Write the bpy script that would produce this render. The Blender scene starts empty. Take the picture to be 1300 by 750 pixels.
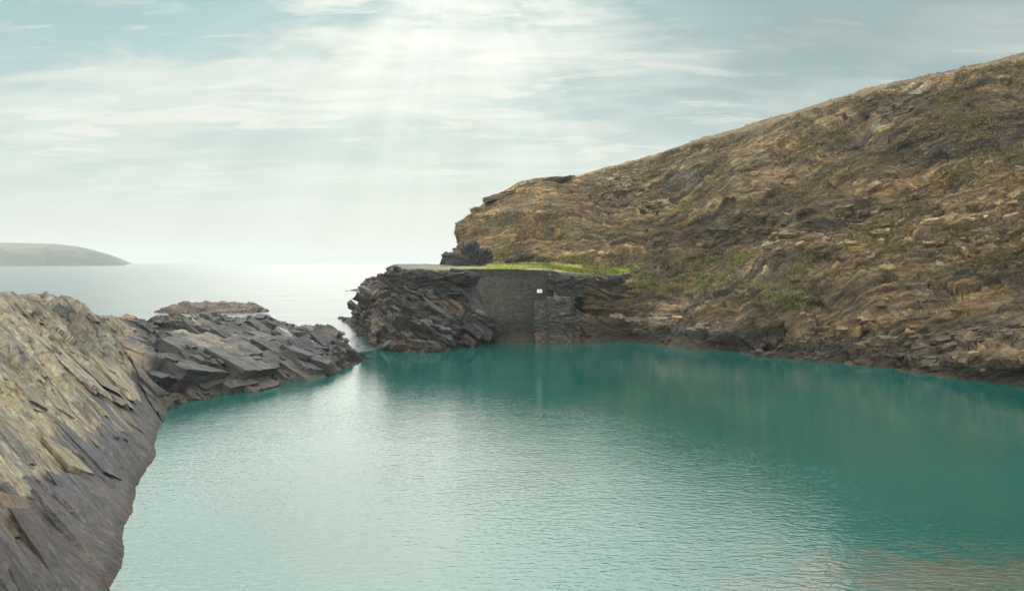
import bpy, math, random
import numpy as np
from mathutils import Vector
random.seed(7); np.random.seed(7)
R = math.radians
scene = bpy.context.scene
COL = scene.collection

# ------------------------------------------------------------------ camera
H = 12.0; F = 1011.0; CX, CY = 650.0, 375.0
PITCH = math.atan(42.0 / F)
cp, sp = math.cos(PITCH), math.sin(PITCH)
cam_d = bpy.data.cameras.new("camera"); cam = bpy.data.objects.new("camera", cam_d)
COL.objects.link(cam); scene.camera = cam
cam.location = (0, 0, H); cam.rotation_euler = (R(90) - PITCH, 0, 0)
cam_d.sensor_fit = 'HORIZONTAL'; cam_d.sensor_width = 36.0; cam_d.lens = 36.0 * F / 1300.0
cam_d.clip_start = 0.1; cam_d.clip_end = 40000

def ray(px, py):
    xc = (px - CX) / F; yc = -(py - CY) / F
    return np.array([xc, cp + yc * sp, -sp + yc * cp])
def W(px, py, Y):
    "world point seen at photo pixel px,py lying Y metres ahead"
    d = ray(px, py); t = Y / d[1]
    return np.array([0, 0, H]) + d * t
def Z(px, py, z=0.0):
    "world point seen at photo pixel px,py on level z"
    d = ray(px, py); t = (z - H) / d[2]
    return np.array([0, 0, H]) + d * t
def proj(P):
    x, y, z = P[..., 0], P[..., 1], P[..., 2] - H
    dep = y * cp - z * sp; up = y * sp + z * cp
    return CX + F * x / dep, CY - F * up / dep

# ------------------------------------------------------------------ noise
def h3(i, j, k, s=0):
    i = i.astype(np.int64); j = j.astype(np.int64); k = k.astype(np.int64)
    n = (i * 374761393 + j * 668265263 + k * 2147483647 + s * 1274126177) & 0xFFFFFFFF
    n = ((n ^ (n >> 13)) * 1274126177) & 0xFFFFFFFF
    n = ((n ^ (n >> 16)) * 2246822519) & 0xFFFFFFFF
    n = n ^ (n >> 15)
    return (n & 0xFFFFFF) / float(0xFFFFFF)
def vnoise(P, s=0):
    f = np.floor(P); i, j, k = f[..., 0], f[..., 1], f[..., 2]
    u = P - f; u = u * u * u * (u * (u * 6 - 15) + 10)
    x, y, z = u[..., 0], u[..., 1], u[..., 2]
    def L(a, b, t): return a + (b - a) * t
    c = [h3(i + a, j + b, k + d, s) for a in (0, 1) for b in (0, 1) for d in (0, 1)]
    return L(L(L(c[0], c[1], z), L(c[2], c[3], z), y), L(L(c[4], c[5], z), L(c[6], c[7], z), y), x) * 2 - 1
def fbm(P, sc, octv=4, s=0, gain=.5, ridge=False):
    out = 0; a = 1.0; tot = 0
    Q = P * (1.0 / np.array(sc, dtype=float))
    for o in range(octv):
        n = vnoise(Q + 17.3 * o, s + o)
        if ridge: n = 1 - 2 * np.abs(n)
        out = out + a * n; tot += a; a *= gain
        Q = Q * 2.03
    return out / tot
def frame(W_, up=(0, 0, 1)):
    w = np.array(W_, float); w /= np.linalg.norm(w)
    u = np.cross(np.array(up, float) if abs(w[2]) < .9 else np.array([0, 1.0, 0]), w); u /= np.linalg.norm(u)
    return np.stack([u, np.cross(w, u), w], 1)
def to(P, M): return P @ M
def blocks(Q, size, s=0, tilt=0.0):
    "bedded, jointed rock: random stand-out of each block of each bed"
    c = Q[..., 2] / size[2]; ci = np.floor(c)
    a = Q[..., 0] / size[0] + 7 * h3(ci, ci * 0, ci * 0, s); b = Q[..., 1] / size[1] + 5 * h3(ci, ci * 0 + 3, ci * 0, s)
    ai, bi = np.floor(a), np.floor(b)
    v = h3(ai, bi, ci, s + 11) * 2 - 1
    if tilt:
        v = v + tilt * ((a - ai - .5) * (h3(ai, bi, ci, s + 5) * 2 - 1) + (b - bi - .5) * (h3(ai, bi, ci, s + 6) * 2 - 1) + (c - ci - .5) * (h3(ai, bi, ci, s + 7) * 1.6 - .3))
    return v, h3(ai, bi, ci, s + 21)
def voro(Q, s=0, tilt=1.0, bias=(0, 0, 0)):
    "angular facets: every cell is a tilted plane"
    f = np.floor(Q); best = np.full(Q.shape[:-1], 1e9); val = np.zeros_like(best); idv = np.zeros_like(best)
    for di in (-1, 0, 1):
        for dj in (-1, 0, 1):
            for dk in (-1, 0, 1):
                i, j, k = f[..., 0] + di, f[..., 1] + dj, f[..., 2] + dk
                c = np.stack([i + h3(i, j, k, s), j + h3(i, j, k, s + 1), k + h3(i, j, k, s + 2)], -1)
                d = Q - c; dd = (d * d).sum(-1)
                g = [(h3(i, j, k, s + 3 + q) * 2 - 1) * tilt + bias[q] for q in range(3)]
                v = (h3(i, j, k, s + 9) * 2 - 1) + d[..., 0] * g[0] + d[..., 1] * g[1] + d[..., 2] * g[2]
                m = dd < best
                best = np.where(m, dd, best); val = np.where(m, v, val); idv = np.where(m, h3(i, j, k, s + 15), idv)
    return val, idv
def sstep(x, a, b):
    t = np.clip((x - a) / (b - a), 0, 1); return t * t * (3 - 2 * t)
def blob(px, py, cx, cy, rx, ry, rot=0, soft=.5):
    c, s = math.cos(R(rot)), math.sin(R(rot))
    dx, dy = px - cx, py - cy
    u = (dx * c + dy * s) / rx; v = (-dx * s + dy * c) / ry
    return 1 - sstep(np.sqrt(u * u + v * v), 1 - soft, 1 + soft)

# ------------------------------------------------------------------ mesh helpers
def slabs(pts, nrm_, cols, M, lo, hi, seed, skew=.22, sink=.35, rnd=.16, n=4, noise=.06):
    "angular joint blocks of bedrock: skewed, half buried, all lying in the bedding frame M (columns: along, across, up)"
    rg = np.random.RandomState(seed); Vs, Qs, Cs, Bs, base = [], [], [], [], 0
    g = np.linspace(-1, 1, n + 1); A, B = np.meshgrid(g, g, indexing='ij'); A = A.ravel(); B = B.ravel(); one = np.ones_like(A)
    faces = [np.stack(f, -1) for f in ((A, B, one), (B, A, -one), (B, one, A), (A, -one, B), (one, A, B), (-one, B, A))]
    lin = np.arange((n + 1)**2).reshape(n + 1, n + 1); qd = np.stack([lin[:-1, :-1], lin[1:, :-1], lin[1:, 1:], lin[:-1, 1:]], -1).reshape(-1, 4)
    cube = np.concatenate(faces); quads = np.concatenate([qd + k * (n + 1)**2 for k in range(6)])
    for p, nn_, cc in zip(pts, nrm_, cols):
        t = rg.rand(3); sz = (np.array(lo) + (np.array(hi) - np.array(lo)) * t**1.5) / 2
        cor = rg.uniform(-skew, skew, (2, 2, 2, 3)); w = (cube + 1) / 2; c = 0
        for i in (0, 1):
            for j in (0, 1):
                for k in (0, 1):
                    wt = (w[:, 0] if i else 1 - w[:, 0]) * (w[:, 1] if j else 1 - w[:, 1]) * (w[:, 2] if k else 1 - w[:, 2]); c = c + wt[:, None] * cor[i, j, k]
        L = (cube + c) * sz
        a = rg.uniform(-rnd, rnd, 3); Rx = np.array([[1, -a[2], a[1]], [a[2], 1, -a[0]], [-a[1], a[0], 1]])
        Wd = L @ Rx.T @ M.T + p + nn_ * (sz[2] * (1 - 2 * sink) + rg.uniform(-.2, .2) * sz[2])
        Vs.append(Wd); Qs.append(quads + base); base += len(cube); Cs.append(np.tile(cc * rg.uniform(.8, 1.2), (len(cube), 1))); Bs.append(Wd @ M + rg.uniform(-1, 1, 3) * .5)
    V_ = np.concatenate(Vs); q = V_ * 2.2
    V_ = V_ + noise * np.stack([vnoise(q, 3), vnoise(q, 4), vnoise(q, 5)], -1) + noise * .4 * np.stack([vnoise(q * 3, 6), vnoise(q * 3, 7), vnoise(q * 3, 8)], -1)
    return V_, np.concatenate(Qs), np.concatenate(Cs), np.concatenate(Bs)
def grid_mesh(name, P, mat, parent=None, colr=None, smooth=True, close=False, extra=None, bed=None):
    nu, nv = P.shape[:2]
    me = bpy.data.meshes.new(name)
    idx = np.arange(nu * nv).reshape(nu, nv)
    a, b, c, d = idx[:-1, :-1], idx[1:, :-1], idx[1:, 1:], idx[:-1, 1:]
    q = np.stack([a, b, c, d], -1).reshape(-1, 4)
    if close:
        a, b, c, d = idx[-1, :-1], idx[0, :-1], idx[0, 1:], idx[-1, 1:]
        q = np.concatenate([q, np.stack([a, b, c, d], -1).reshape(-1, 4)])
    VV = P.reshape(-1, 3); nb = len(q)
    if extra is not None:
        q = np.concatenate([q, extra[1] + len(VV)]); VV = np.concatenate([VV, extra[0]]); colr = np.concatenate([colr.reshape(-1, 3), extra[2]])
    me.vertices.add(len(VV)); me.vertices.foreach_set('co', VV.reshape(-1).astype(np.float32))
    me.loops.add(q.size); me.loops.foreach_set('vertex_index', q.reshape(-1).astype(np.int32))
    me.polygons.add(len(q)); me.polygons.foreach_set('loop_start', np.arange(0, q.size, 4, dtype=np.int32))
    me.polygons.foreach_set('loop_total', np.full(len(q), 4, dtype=np.int32))
    sm = np.full(len(q), smooth, dtype=bool); sm[nb:] = False; me.polygons.foreach_set('use_smooth', sm)
    me.update(calc_edges=True)
    if colr is not None:
        at = me.color_attributes.new('Col', 'FLOAT_COLOR', 'POINT')
        c4 = np.ones((len(VV), 4), np.float32); c4[:, :3] = np.clip(colr.reshape(-1, 3), .004, .9)
        at.data.foreach_set('color', c4.reshape(-1))
    bd = VV if bed is None else bed.reshape(-1, 3)
    if extra is not None and bed is not None: bd = np.concatenate([bd, extra[3]])
    ab = me.attributes.new('Bed', 'FLOAT_VECTOR', 'POINT'); ab.data.foreach_set('vector', np.ascontiguousarray(bd, dtype=np.float32).reshape(-1))
    me.materials.append(mat)
    o = bpy.data.objects.new(name, me); COL.objects.link(o)
    if parent: o.parent = parent
    return o
def face_mesh(name, V, Fc, mat, parent=None, colr=None, smooth=False):
    me = bpy.data.meshes.new(name); me.from_pydata([tuple(v) for v in V], [], Fc); me.update()
    if colr is not None:
        at = me.color_attributes.new('Col', 'FLOAT_COLOR', 'POINT')
        c4 = np.ones((len(V), 4), np.float32); c4[:, :3] = colr; at.data.foreach_set('color', c4.reshape(-1))
    if smooth: me.polygons.foreach_set('use_smooth', np.full(len(me.polygons), True))
    me.materials.append(mat); o = bpy.data.objects.new(name, me); COL.objects.link(o)
    if parent: o.parent = parent
    return o
def normals(P, flip=False):
    du = np.gradient(P, axis=0); dv = np.gradient(P, axis=1)
    n = np.cross(du, dv); n /= np.linalg.norm(n, axis=-1, keepdims=True) + 1e-9
    return -n if flip else n
def resample(rows, keys, nu, nvs, wu=None):
    """rows: list of polylines [nkeys,3]; nvs: samples between successive rows"""
    rows = np.array(rows, float); keys = np.array(keys, float)
    u = np.linspace(keys[0], keys[-1], nu) if wu is None else wu
    # catmull-like smoothing along u by cubic hermite
    def interp(vals):
        m = np.gradient(vals, keys); i = np.clip(np.searchsorted(keys, u, side='right') - 1, 0, len(keys) - 2)
        h = keys[i + 1] - keys[i]; t = (u - keys[i]) / h
        dl = (vals[1:] - vals[:-1]) / (keys[1:] - keys[:-1])
        # limit slopes to avoid overshoot
        mm = m.copy()
        for k in range(1, len(keys) - 1):
            if dl[k - 1] * dl[k] <= 0: mm[k] = 0
            else: mm[k] = np.sign(dl[k]) * min(abs(mm[k]), 2 * abs(dl[k]), 2 * abs(dl[k - 1]))
        mm[0] = dl[0]; mm[-1] = dl[-1]
        return ((2 * t**3 - 3 * t**2 + 1) * vals[i] + (t**3 - 2 * t**2 + t) * h * mm[i]
                + (-2 * t**3 + 3 * t**2) * vals[i + 1] + (t**3 - t**2) * h * mm[i + 1])
    G = np.stack([np.stack([interp(r[:, c]) for c in range(3)], -1) for r in rows], 1)   # nu, nrows, 3
    out = []; vv = []
    for k, n in enumerate(nvs):
        t = np.linspace(0, 1, n, endpoint=False)[None, :, None]
        p0 = G[:, max(k - 1, 0)][:, None]; p1 = G[:, k][:, None]; p2 = G[:, k + 1][:, None]; p3 = G[:, min(k + 2, len(rows) - 1)][:, None]
        lin = p1 + (p2 - p1) * t
        cr = .5 * (2 * p1 + (p2 - p0) * t + (2 * p0 - 5 * p1 + 4 * p2 - p3) * t**2 + (3 * p1 - p0 - 3 * p2 + p3) * t**3)
        out.append(lin * .55 + cr * .45); vv.append(k + t[0, :, 0])
    out.append(G[:, -1][:, None]); vv.append(np.array([len(nvs)]))
    return np.concatenate(out, 1), u, np.concatenate(vv)
def tag(o, label=None, cat=None, group=None, kind=None):
    if label: o['label'] = label
    if cat: o['category'] = cat
    if group: o['group'] = group
    if kind: o['kind'] = kind
    return o
def empty(name, loc):
    o = bpy.data.objects.new(name, None); o.location = loc; COL.objects.link(o); o.empty_display_size = .5
    return o
def reparent(o, root):      # mesh built in world space -> child of root
    o.parent = root
    me = o.data; l = np.array(root.location)
    co = np.empty(len(me.vertices) * 3, np.float32); me.vertices.foreach_get('co', co)
    co = co.reshape(-1, 3) - l; me.vertices.foreach_set('co', co.reshape(-1).astype(np.float32)); me.update()
    return o
def mixc(a, b, m):
    return a + (np.array(b) - a) * m[..., None]
def const(P, c): return np.zeros(P.shape) + np.array(c)

# ------------------------------------------------------------------ materials
def new_mat(name):
    m = bpy.data.materials.new(name); m.use_nodes = True
    nt = m.node_tree; nt.nodes.clear()
    out = nt.nodes.new('ShaderNodeOutputMaterial'); b = nt.nodes.new('ShaderNodeBsdfPrincipled')
    nt.links.new(b.outputs[0], out.inputs[0])
    return m, nt, b
def N(nt, t, **kw):
    n = nt.nodes.new(t)
    for k, v in kw.items(): setattr(n, k, v)
    return n
def noise_node(nt, vec, scale, detail=6, rough=.6, dist=0.0):
    n = N(nt, 'ShaderNodeTexNoise'); n.inputs['Scale'].default_value = scale; n.inputs['Detail'].default_value = detail
    n.inputs['Roughness'].default_value = rough; n.inputs['Distortion'].default_value = dist
    nt.links.new(vec, n.inputs['Vector']); return n
def mapping(nt, vec, rot=(0, 0, 0), sc=(1, 1, 1)):
    m = N(nt, 'ShaderNodeMapping'); m.inputs['Rotation'].default_value = rot; m.inputs['Scale'].default_value = sc
    nt.links.new(vec, m.inputs['Vector']); return m.outputs[0]
def math_node(nt, op, a, b=None, c=None, clamp=False):
    n = N(nt, 'ShaderNodeMath', operation=op); n.use_clamp = clamp
    for i, x in enumerate((a, b, c)):
        if x is None: continue
        if isinstance(x, (int, float)): n.inputs[i].default_value = x
        else: nt.links.new(x, n.inputs[i])
    return n.outputs[0]
def ramp(nt, fac, stops):
    r = N(nt, 'ShaderNodeValToRGB'); cr = r.color_ramp
    while len(cr.elements) > len(stops): cr.elements.remove(cr.elements[-1])
    while len(cr.elements) < len(stops): cr.elements.new(.5)
    for e, (p, c) in zip(cr.elements, stops):
        e.position = p; e.color = (c, c, c, 1) if isinstance(c, (int, float)) else (*c, 1)
    nt.links.new(fac, r.inputs[0]); return r.outputs[0]
def mixrgb(nt, typ, fac, a, b):
    n = N(nt, 'ShaderNodeMix', data_type='RGBA', blend_type=typ)
    if isinstance(fac, (int, float)): n.inputs[0].default_value = fac
    else: nt.links.new(fac, n.inputs[0])
    for i, x in ((6, a), (7, b)):
        if isinstance(x, tuple): n.inputs[i].default_value = (*x, 1)
        else: nt.links.new(x, n.inputs[i])
    return n.outputs[2]
def rock_mat(name, size=(3, 3, .3), bump=.5, var=.55, rough=.85, spec=.3, bdist=.12, fine=.35, lichen=None, streak=1.0):
    "bedded rock: streaks and splits follow the bedding (attribute Bed), size = length, width, thickness of a streak in metres"
    m, nt, b = new_mat(name)
    at = N(nt, 'ShaderNodeAttribute', attribute_name='Col'); bd = N(nt, 'ShaderNodeAttribute', attribute_name='Bed')
    geo = N(nt, 'ShaderNodeNewGeometry'); pos = geo.outputs['Position']
    v = mapping(nt, bd.outputs['Vector'], (0, 0, 0), tuple(1 / q for q in size))
    n1 = noise_node(nt, v, 1.0, 7, .66, .08); n2 = noise_node(nt, v, 3.3, 5, .68, .1)
    n3 = noise_node(nt, pos, .9, 8, .65); n4 = noise_node(nt, pos, 1 / fine, 7, .7)
    f = math_node(nt, 'ADD', math_node(nt, 'MULTIPLY', n1.outputs[0], .45), math_node(nt, 'ADD', math_node(nt, 'MULTIPLY', n2.outputs[0], .33), math_node(nt, 'MULTIPLY', n4.outputs[0], .22)))
    g = ramp(nt, f, [(.36, 1 - var), (.47, 1 - .25 * var), (.53, 1 + .15 * var), (.64, 1 + var * 1.5)])
    c = mixrgb(nt, 'MULTIPLY', 1.0, at.outputs['Color'], g)
    hue = ramp(nt, n3.outputs[0], [(.38, (1.10, .96, .84)), (.62, (.90, 1.0, 1.10))])
    c = mixrgb(nt, 'MULTIPLY', .9, c, hue)
    # dark splits: thin lines where a bed-aligned noise crosses its mean
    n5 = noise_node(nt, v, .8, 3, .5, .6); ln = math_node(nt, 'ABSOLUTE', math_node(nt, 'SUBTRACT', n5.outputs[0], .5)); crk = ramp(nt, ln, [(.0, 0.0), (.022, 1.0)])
    if lichen:
        lm = math_node(nt, 'MULTIPLY', ramp(nt, n4.outputs[0], [(.52, 0.0), (.6, 1.0)]), ramp(nt, n3.outputs[0], [(.45, 0.0), (.6, .8)])); c = mixrgb(nt, 'MIX', math_node(nt, 'MULTIPLY', lm, lichen[1]), c, lichen[0])
    nt.links.new(c, b.inputs['Base Color'])
    b.inputs['Roughness'].default_value = rough; b.inputs['Specular IOR Level'].default_value = spec
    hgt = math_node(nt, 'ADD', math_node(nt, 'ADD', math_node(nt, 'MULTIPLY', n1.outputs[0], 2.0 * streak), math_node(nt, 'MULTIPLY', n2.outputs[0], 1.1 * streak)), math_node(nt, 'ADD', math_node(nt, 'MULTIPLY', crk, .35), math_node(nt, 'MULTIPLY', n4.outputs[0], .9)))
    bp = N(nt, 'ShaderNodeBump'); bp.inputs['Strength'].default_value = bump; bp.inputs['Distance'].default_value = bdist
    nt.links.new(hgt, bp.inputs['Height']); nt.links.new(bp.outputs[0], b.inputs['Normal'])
    return m

# ================================================================== RIGHT HILLSIDE
keys = [560, 583, 622, 660, 700, 716, 728, 742, 800, 850, 920, 1000, 1060, 1150, 1300, 1500, 1900]
# per key: R1 waterline (px,py) | R2 shelf front | R3 shelf back | R4 cliff top | R5 foot of the open slope | R6 | R7 | R8 | R9 ridge | R10 behind | R11
rows = [[] for _ in range(12)]
def hk(pts):
    for r, p in zip(rows, pts): r.append(p)
def hidden_base(px, Y):
    b = W(px, 340, Y); return [np.array([b[0], Y, z]) for z in (-2.0, -.5, 2.5, 5.0, 8.0)]
hk(hidden_base(640, 215) + [W(p, q, y) for p, q, y in ((630, 338, 215), (632, 325, 215), (636, 312, 215), (640, 300, 216), (646, 292, 217), (660, 300, 222), (680, 325, 240))])
hk(hidden_base(572, 158) + [W(p, q, y) for p, q, y in ((572, 337, 158), (583, 308, 160), (589, 290, 163), (598, 277, 166), (600, 267, 170), (640, 262, 186), (680, 300, 240))])
hk(hidden_base(622, 146) + [W(p, q, y) for p, q, y in ((622, 336, 146), (622, 314, 150), (620, 292, 157), (620, 274, 164), (624, 259, 172), (640, 252, 186), (680, 290, 250))])
hk(hidden_base(660, 143) + [W(p, q, y) for p, q, y in ((660, 335, 143), (658, 307, 148), (656, 279, 156), (654, 255, 166), (655, 239, 176), (660, 236, 192), (700, 280, 260))])
hk(hidden_base(700, 141) + [W(p, q, y) for p, q, y in ((700, 334, 141), (700, 305, 147), (700, 272, 156), (700, 244, 166), (701, 229, 177), (705, 228, 193), (730, 270, 260))])
hk(hidden_base(716, 140) + [W(p, q, y) for p, q, y in ((716, 334, 140), (716, 305, 147), (716, 272, 156), (716, 247, 166), (717, 233, 176), (717, 229, 193), (745, 270, 260))])
hk(hidden_base(728, 138) + [W(p, q, y) for p, q, y in ((728, 334, 139), (728, 304, 147), (729, 270, 156), (730, 244, 166), (730, 229, 175), (730, 226, 192), (755, 268, 260))])
def open_key(px, r1y, rs):
    a = Z(px, r1y); lo = a.copy(); lo[2] = -2.5; lo[1] -= 1.2; lo[0] -= .6
    return [lo, a] + [W(px, py, Y) for py, Y in rs]
hk(open_key(742, 436, [(404, 122), (398, 123), (354, 125.5), (336, 138), (304, 147), (268, 156), (241, 165), (225, 174), (222, 192), (250, 260)]))
hk(open_key(800, 433, [(406, 122.5), (400, 126), (350, 129.5), (337, 138), (300, 146), (262, 154), (230, 162), (209, 170), (206, 190), (240, 260)]))
hk(open_key(850, 440, [(411, 116.5), (404, 121), (352, 129.5), (322, 135), (286, 143), (248, 151), (215, 159), (194, 166), (191, 186), (230, 260)]))
hk(open_key(920, 447, [(420, 108.5), (414, 112.5), (360, 121), (315, 127), (272, 135), (230, 144), (194, 152), (172, 159), (168, 180), (210, 250)]))
hk(open_key(1000, 455, [(432, 101.5), (426, 104.5), (362, 112), (308, 119), (256, 127), (208, 135), (170, 143), (148, 150), (144, 170), (190, 240)]))
hk(open_key(1060, 461, [(437, 96.5), (430, 99), (364, 106.5), (306, 113), (250, 121), (198, 129), (156, 136), (129, 143), (124, 164), (180, 230)]))
hk(open_key(1150, 472, [(448, 88.5), (440, 91), (370, 99), (306, 106), (242, 113), (184, 120), (135, 127), (106, 133), (100, 155), (150, 225)]))
hk(open_key(1300, 490, [(464, 78.5), (455, 80.5), (380, 88), (314, 94), (246, 101), (178, 108), (110, 114), (72, 119), (64, 140), (110, 210)]))
hk(open_key(1500, 522, [(492, 66), (482, 68), (400, 76), (326, 82), (246, 89), (160, 96), (70, 103), (8, 108), (0, 128), (40, 200)]))
hk(open_key(1900, 610, [(570, 45), (555, 47), (450, 55), (350, 62), (240, 69), (120, 76), (0, 83), (-90, 90), (-110, 110), (-60, 190)]))
wu = np.concatenate([np.linspace(560, 1330, 900), np.linspace(1330, 1900, 130)[1:]])
P, U, V = resample(rows, keys, 0, [8, 42, 14, 70, 66, 80, 80, 76, 50, 14, 8], wu)
nrm = normals(P)
if (nrm[500, 200] @ np.array([0, -1, .3])) < 0: nrm = -nrm
vg = V[None, :] + 0 * U[:, None]; ug = U[:, None] + 0 * V[None, :]
px0, py0 = proj(P)
act = sstep(vg, .9, 1.6) * (1 - .55 * sstep(vg, 8.6, 9.2)) 
big = fbm(P, (26, 26, 20), 4, 1); P = P + nrm * ((big * 2.3 - .35) * act * (.35 + .65 * sstep(px0, 720, 820)))[..., None]; P[..., 2] -= .9 * sstep(vg, 8.2, 9) * sstep(px0, 760, 1300)
gul = fbm(P, (9, 9, 12), 4, 31, ridge=True); P = P + nrm * (gul * .9 * act * (1 - .3 * sstep(vg, 6, 8)))[..., None]
warp = fbm(P, (30, 30, 30), 3, 40)
M = frame((-.12, .25, .96)); Q = to(P, M); Q[..., 2] += warp * 7.0 + fbm(P, (7, 7, 7), 3, 44) * 1.3
v1, id1 = blocks(Q, (5.0, 5.0, 1.5), 50, .9); v2, id2 = blocks(Q, (1.7, 1.7, .5), 60, .9); v3, id3 = blocks(Q, (.6, .6, .2), 70, .8)
Qs = Q + np.array([0, 0, 1.]) * fbm(P, (16, 16, 16), 2, 86)[..., None] * 2.0
seam = sstep(fbm(Qs, (40, 40, 3.4), 4, 85, .5), .07, .20) * sstep(fbm(P, (18, 18, 12), 3, 87), -.25, .15) * sstep(px0, 660, 860)
bright_bed = sstep(fbm(Qs, (36, 36, 2.2), 4, 89, .5), .08, .24)
crag = sstep(fbm(P, (14, 14, 8), 3, 80), -.25, .35)
crag = np.maximum(crag, blob(px0, py0, 1180, 300, 170, 60, -5, .5)); crag = np.maximum(crag, blob(px0, py0, 900, 425, 420, 35, 8, .5))
f1 = fbm(P, (2.4, 2.4, 1.2), 5, 90, .6)
nn = normals(P); nn = nn * np.sign((nn * nrm).sum(-1, keepdims=True) + 1e-9)
dsp = (v1 * .50 + v2 * .20) * (.35 + .8 * crag) + v3 * .10 * (.5 + .5 * crag) + f1 * .38
vL, idL = blocks(Q, (16.0, 9.0, 2.4), 55, .5); vM, idM = blocks(Q, (7.0, 5.0, .8), 56, .5); dsp = dsp + vL * .55 + vM * .28 - seam * .8 + bright_bed * .3
vo, vid = voro(Q / np.array([2.6, 2.6, 1.1]), 33, 1.0); dsp = dsp + vo * .12 * (.4 + .7 * crag)
P = P + nn * (dsp * np.clip(act + .15, 0, 1) * np.where(vg > 8.7, .6, 1))[..., None]
# colours: brown turf and scree, ochre faces, dark slate beds, pale spalls, green tufts
st1 = fbm(Q, (9, 9, .55), 5, 101, .6); st2 = fbm(Q, (3, 3, .25), 4, 111, .6); pat = fbm(P, (15, 15, 9), 5, 121, .6); pt2 = fbm(P, (3, 3, 2), 4, 131, .65)
c = const(P, (.150, .108, .068))
c = mixc(c, (.225, .158, .072), sstep(st1 + pat * .5, -.05, .5))
c = mixc(c, (.082, .070, .060), sstep(-st1 + pat * .5, .02, .45) * .8)
c = mixc(c, (.30, .20, .085), sstep(st2 + st1 * .5, .18, .5) * .55)
c = mixc(c, (.20, .11, .062), sstep(pt2 + fbm(P, (8, 8, 4), 3, 141), .3, .8) * .4)
c = mixc(c, (.36, .32, .26), sstep(id2 * .6 + id3 * .5 + st2 * .3, .86, 1.02) * .55 * (.4 + .6 * crag))
c = mixc(c, (.060, .054, .052), sstep(id1 * .7 + id2 * .3, .72, .95) * .45)
c = mixc(c, (.37, .265, .125), bright_bed * sstep(pt2 + st2, -.5, .3) * .5)
c = mixc(c, (.062, .052, .050), seam * sstep(pt2 + st2, -.7, .3) * .9)
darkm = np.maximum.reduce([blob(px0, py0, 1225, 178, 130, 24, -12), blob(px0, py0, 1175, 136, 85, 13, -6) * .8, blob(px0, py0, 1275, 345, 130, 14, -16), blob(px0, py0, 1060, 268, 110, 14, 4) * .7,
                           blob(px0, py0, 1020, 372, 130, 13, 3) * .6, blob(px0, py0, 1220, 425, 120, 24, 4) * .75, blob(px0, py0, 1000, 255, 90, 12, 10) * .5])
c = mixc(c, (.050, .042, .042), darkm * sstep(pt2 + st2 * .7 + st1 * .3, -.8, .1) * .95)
och = np.maximum.reduce([blob(px0, py0, 1220, 225, 200, 16, -6), blob(px0, py0, 1180, 305, 150, 40, -8) * .8, blob(px0, py0, 1150, 390, 140, 28, -6) * .8, blob(px0, py0, 690, 245, 50, 14, -15) * .9, blob(px0, py0, 640, 290, 60, 40, 0) * .6,
                         blob(px0, py0, 1230, 375, 90, 16, -8), blob(px0, py0, 780, 320, 40, 10, 0) * .6])
c = mixc(c, (.34, .225, .095), och * sstep(st2 + pt2 * .8, -.35, .5) * .75)
pale = np.maximum.reduce([blob(px0, py0, 1080, 160, 60, 9, 3), blob(px0, py0, 800, 240, 45, 12, 15), blob(px0, py0, 930, 225, 90, 20, 0) * .5, blob(px0, py0, 1000, 300, 60, 16, 8) * .6, blob(px0, py0, 1200, 290, 90, 22, -5) * .6, blob(px0, py0, 1150, 122, 40, 14, -20) * .7])
c = mixc(c, (.36, .33, .29), pale * sstep(st2 + pt2, .0, .6) * .75)
grn = np.maximum.reduce([blob(px0, py0, 860, 350, 90, 22, 5), blob(px0, py0, 1000, 375, 60, 30, 5) * .8, blob(px0, py0, 875, 240, 18, 5), blob(px0, py0, 950, 340, 110, 24, 4) * .7, blob(px0, py0, 800, 345, 60, 12) * 1.0, blob(px0, py0, 715, 335, 85, 7) * 1.3])
grn_m = grn * sstep(fbm(P, (2.2, 2.2, 1.4), 4, 151), .02, .4)
c = mixc(c, (.150, .150, .050), grn_m * .6)
c = mixc(c, (.185, .135, .068), sstep(vg, 8.8, 9.0) * .5); c = mixc(c, (.30, .22, .13), sstep(fbm(Q, (16, 16, .30), 4, 171, .6), .10, .40) * .35); c = mixc(c, (.085, .07, .06), sstep(-fbm(Q, (16, 16, .30), 4, 171, .6), .08, .36) * .55); c = (c / .12) ** 1.2 * np.array([.142, .137, .120]); lum_ = c.mean(-1, keepdims=True); c = lum_ + (c - lum_) * .84
wet = 1 - sstep(P[..., 2], 1.9 + 1.5 * pt2 - 1.0 * sstep(px0, 950, 1200), 3.2 + 1.5 * pt2 + .5)
c = mixc(c, (.040, .033, .030), wet * .85)
brn = (1 - sstep(P[..., 2], .3, .9 + .4 * pt2)); c = mixc(c, (.085, .060, .040), brn * .7)
lcf = blob(px0, py0, 775, 385, 62, 34, 0, .3); c = mixc(c, (.080, .058, .040), lcf * .65 * sstep(pt2, -.8, .1))
slab = (sstep(vg, 1.9, 2.1) - sstep(vg, 2.8, 3.1)) * sstep(-px0, -960, -880); c = mixc(c, (.19, .165, .150), slab * .5)
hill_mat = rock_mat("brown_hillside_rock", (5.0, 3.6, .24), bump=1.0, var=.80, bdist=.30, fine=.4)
def pick(P, n_, c, mask, n, seed):
    rg = np.random.RandomState(seed); ar = np.linalg.norm(np.cross(np.gradient(P, axis=0), np.gradient(P, axis=1)), axis=-1) * mask
    i = rg.choice(ar.size, n, p=(ar / ar.sum()).reshape(-1)); return P.reshape(-1, 3)[i], n_.reshape(-1, 3)[i], c.reshape(-1, 3)[i]
def cat(ex):
    o = 0; Q_ = []
    for v, q, c_, _ in ex: Q_.append(q + o); o += len(v)
    return np.concatenate([e[0] for e in ex]), np.concatenate(Q_), np.concatenate([e[2] for e in ex]), np.concatenate([e[3] for e in ex])
Mh = np.stack([np.array([.80, -.58, .12]), np.array([.52, .78, .34]), np.array([-.30, -.21, .93])], 1)
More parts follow.
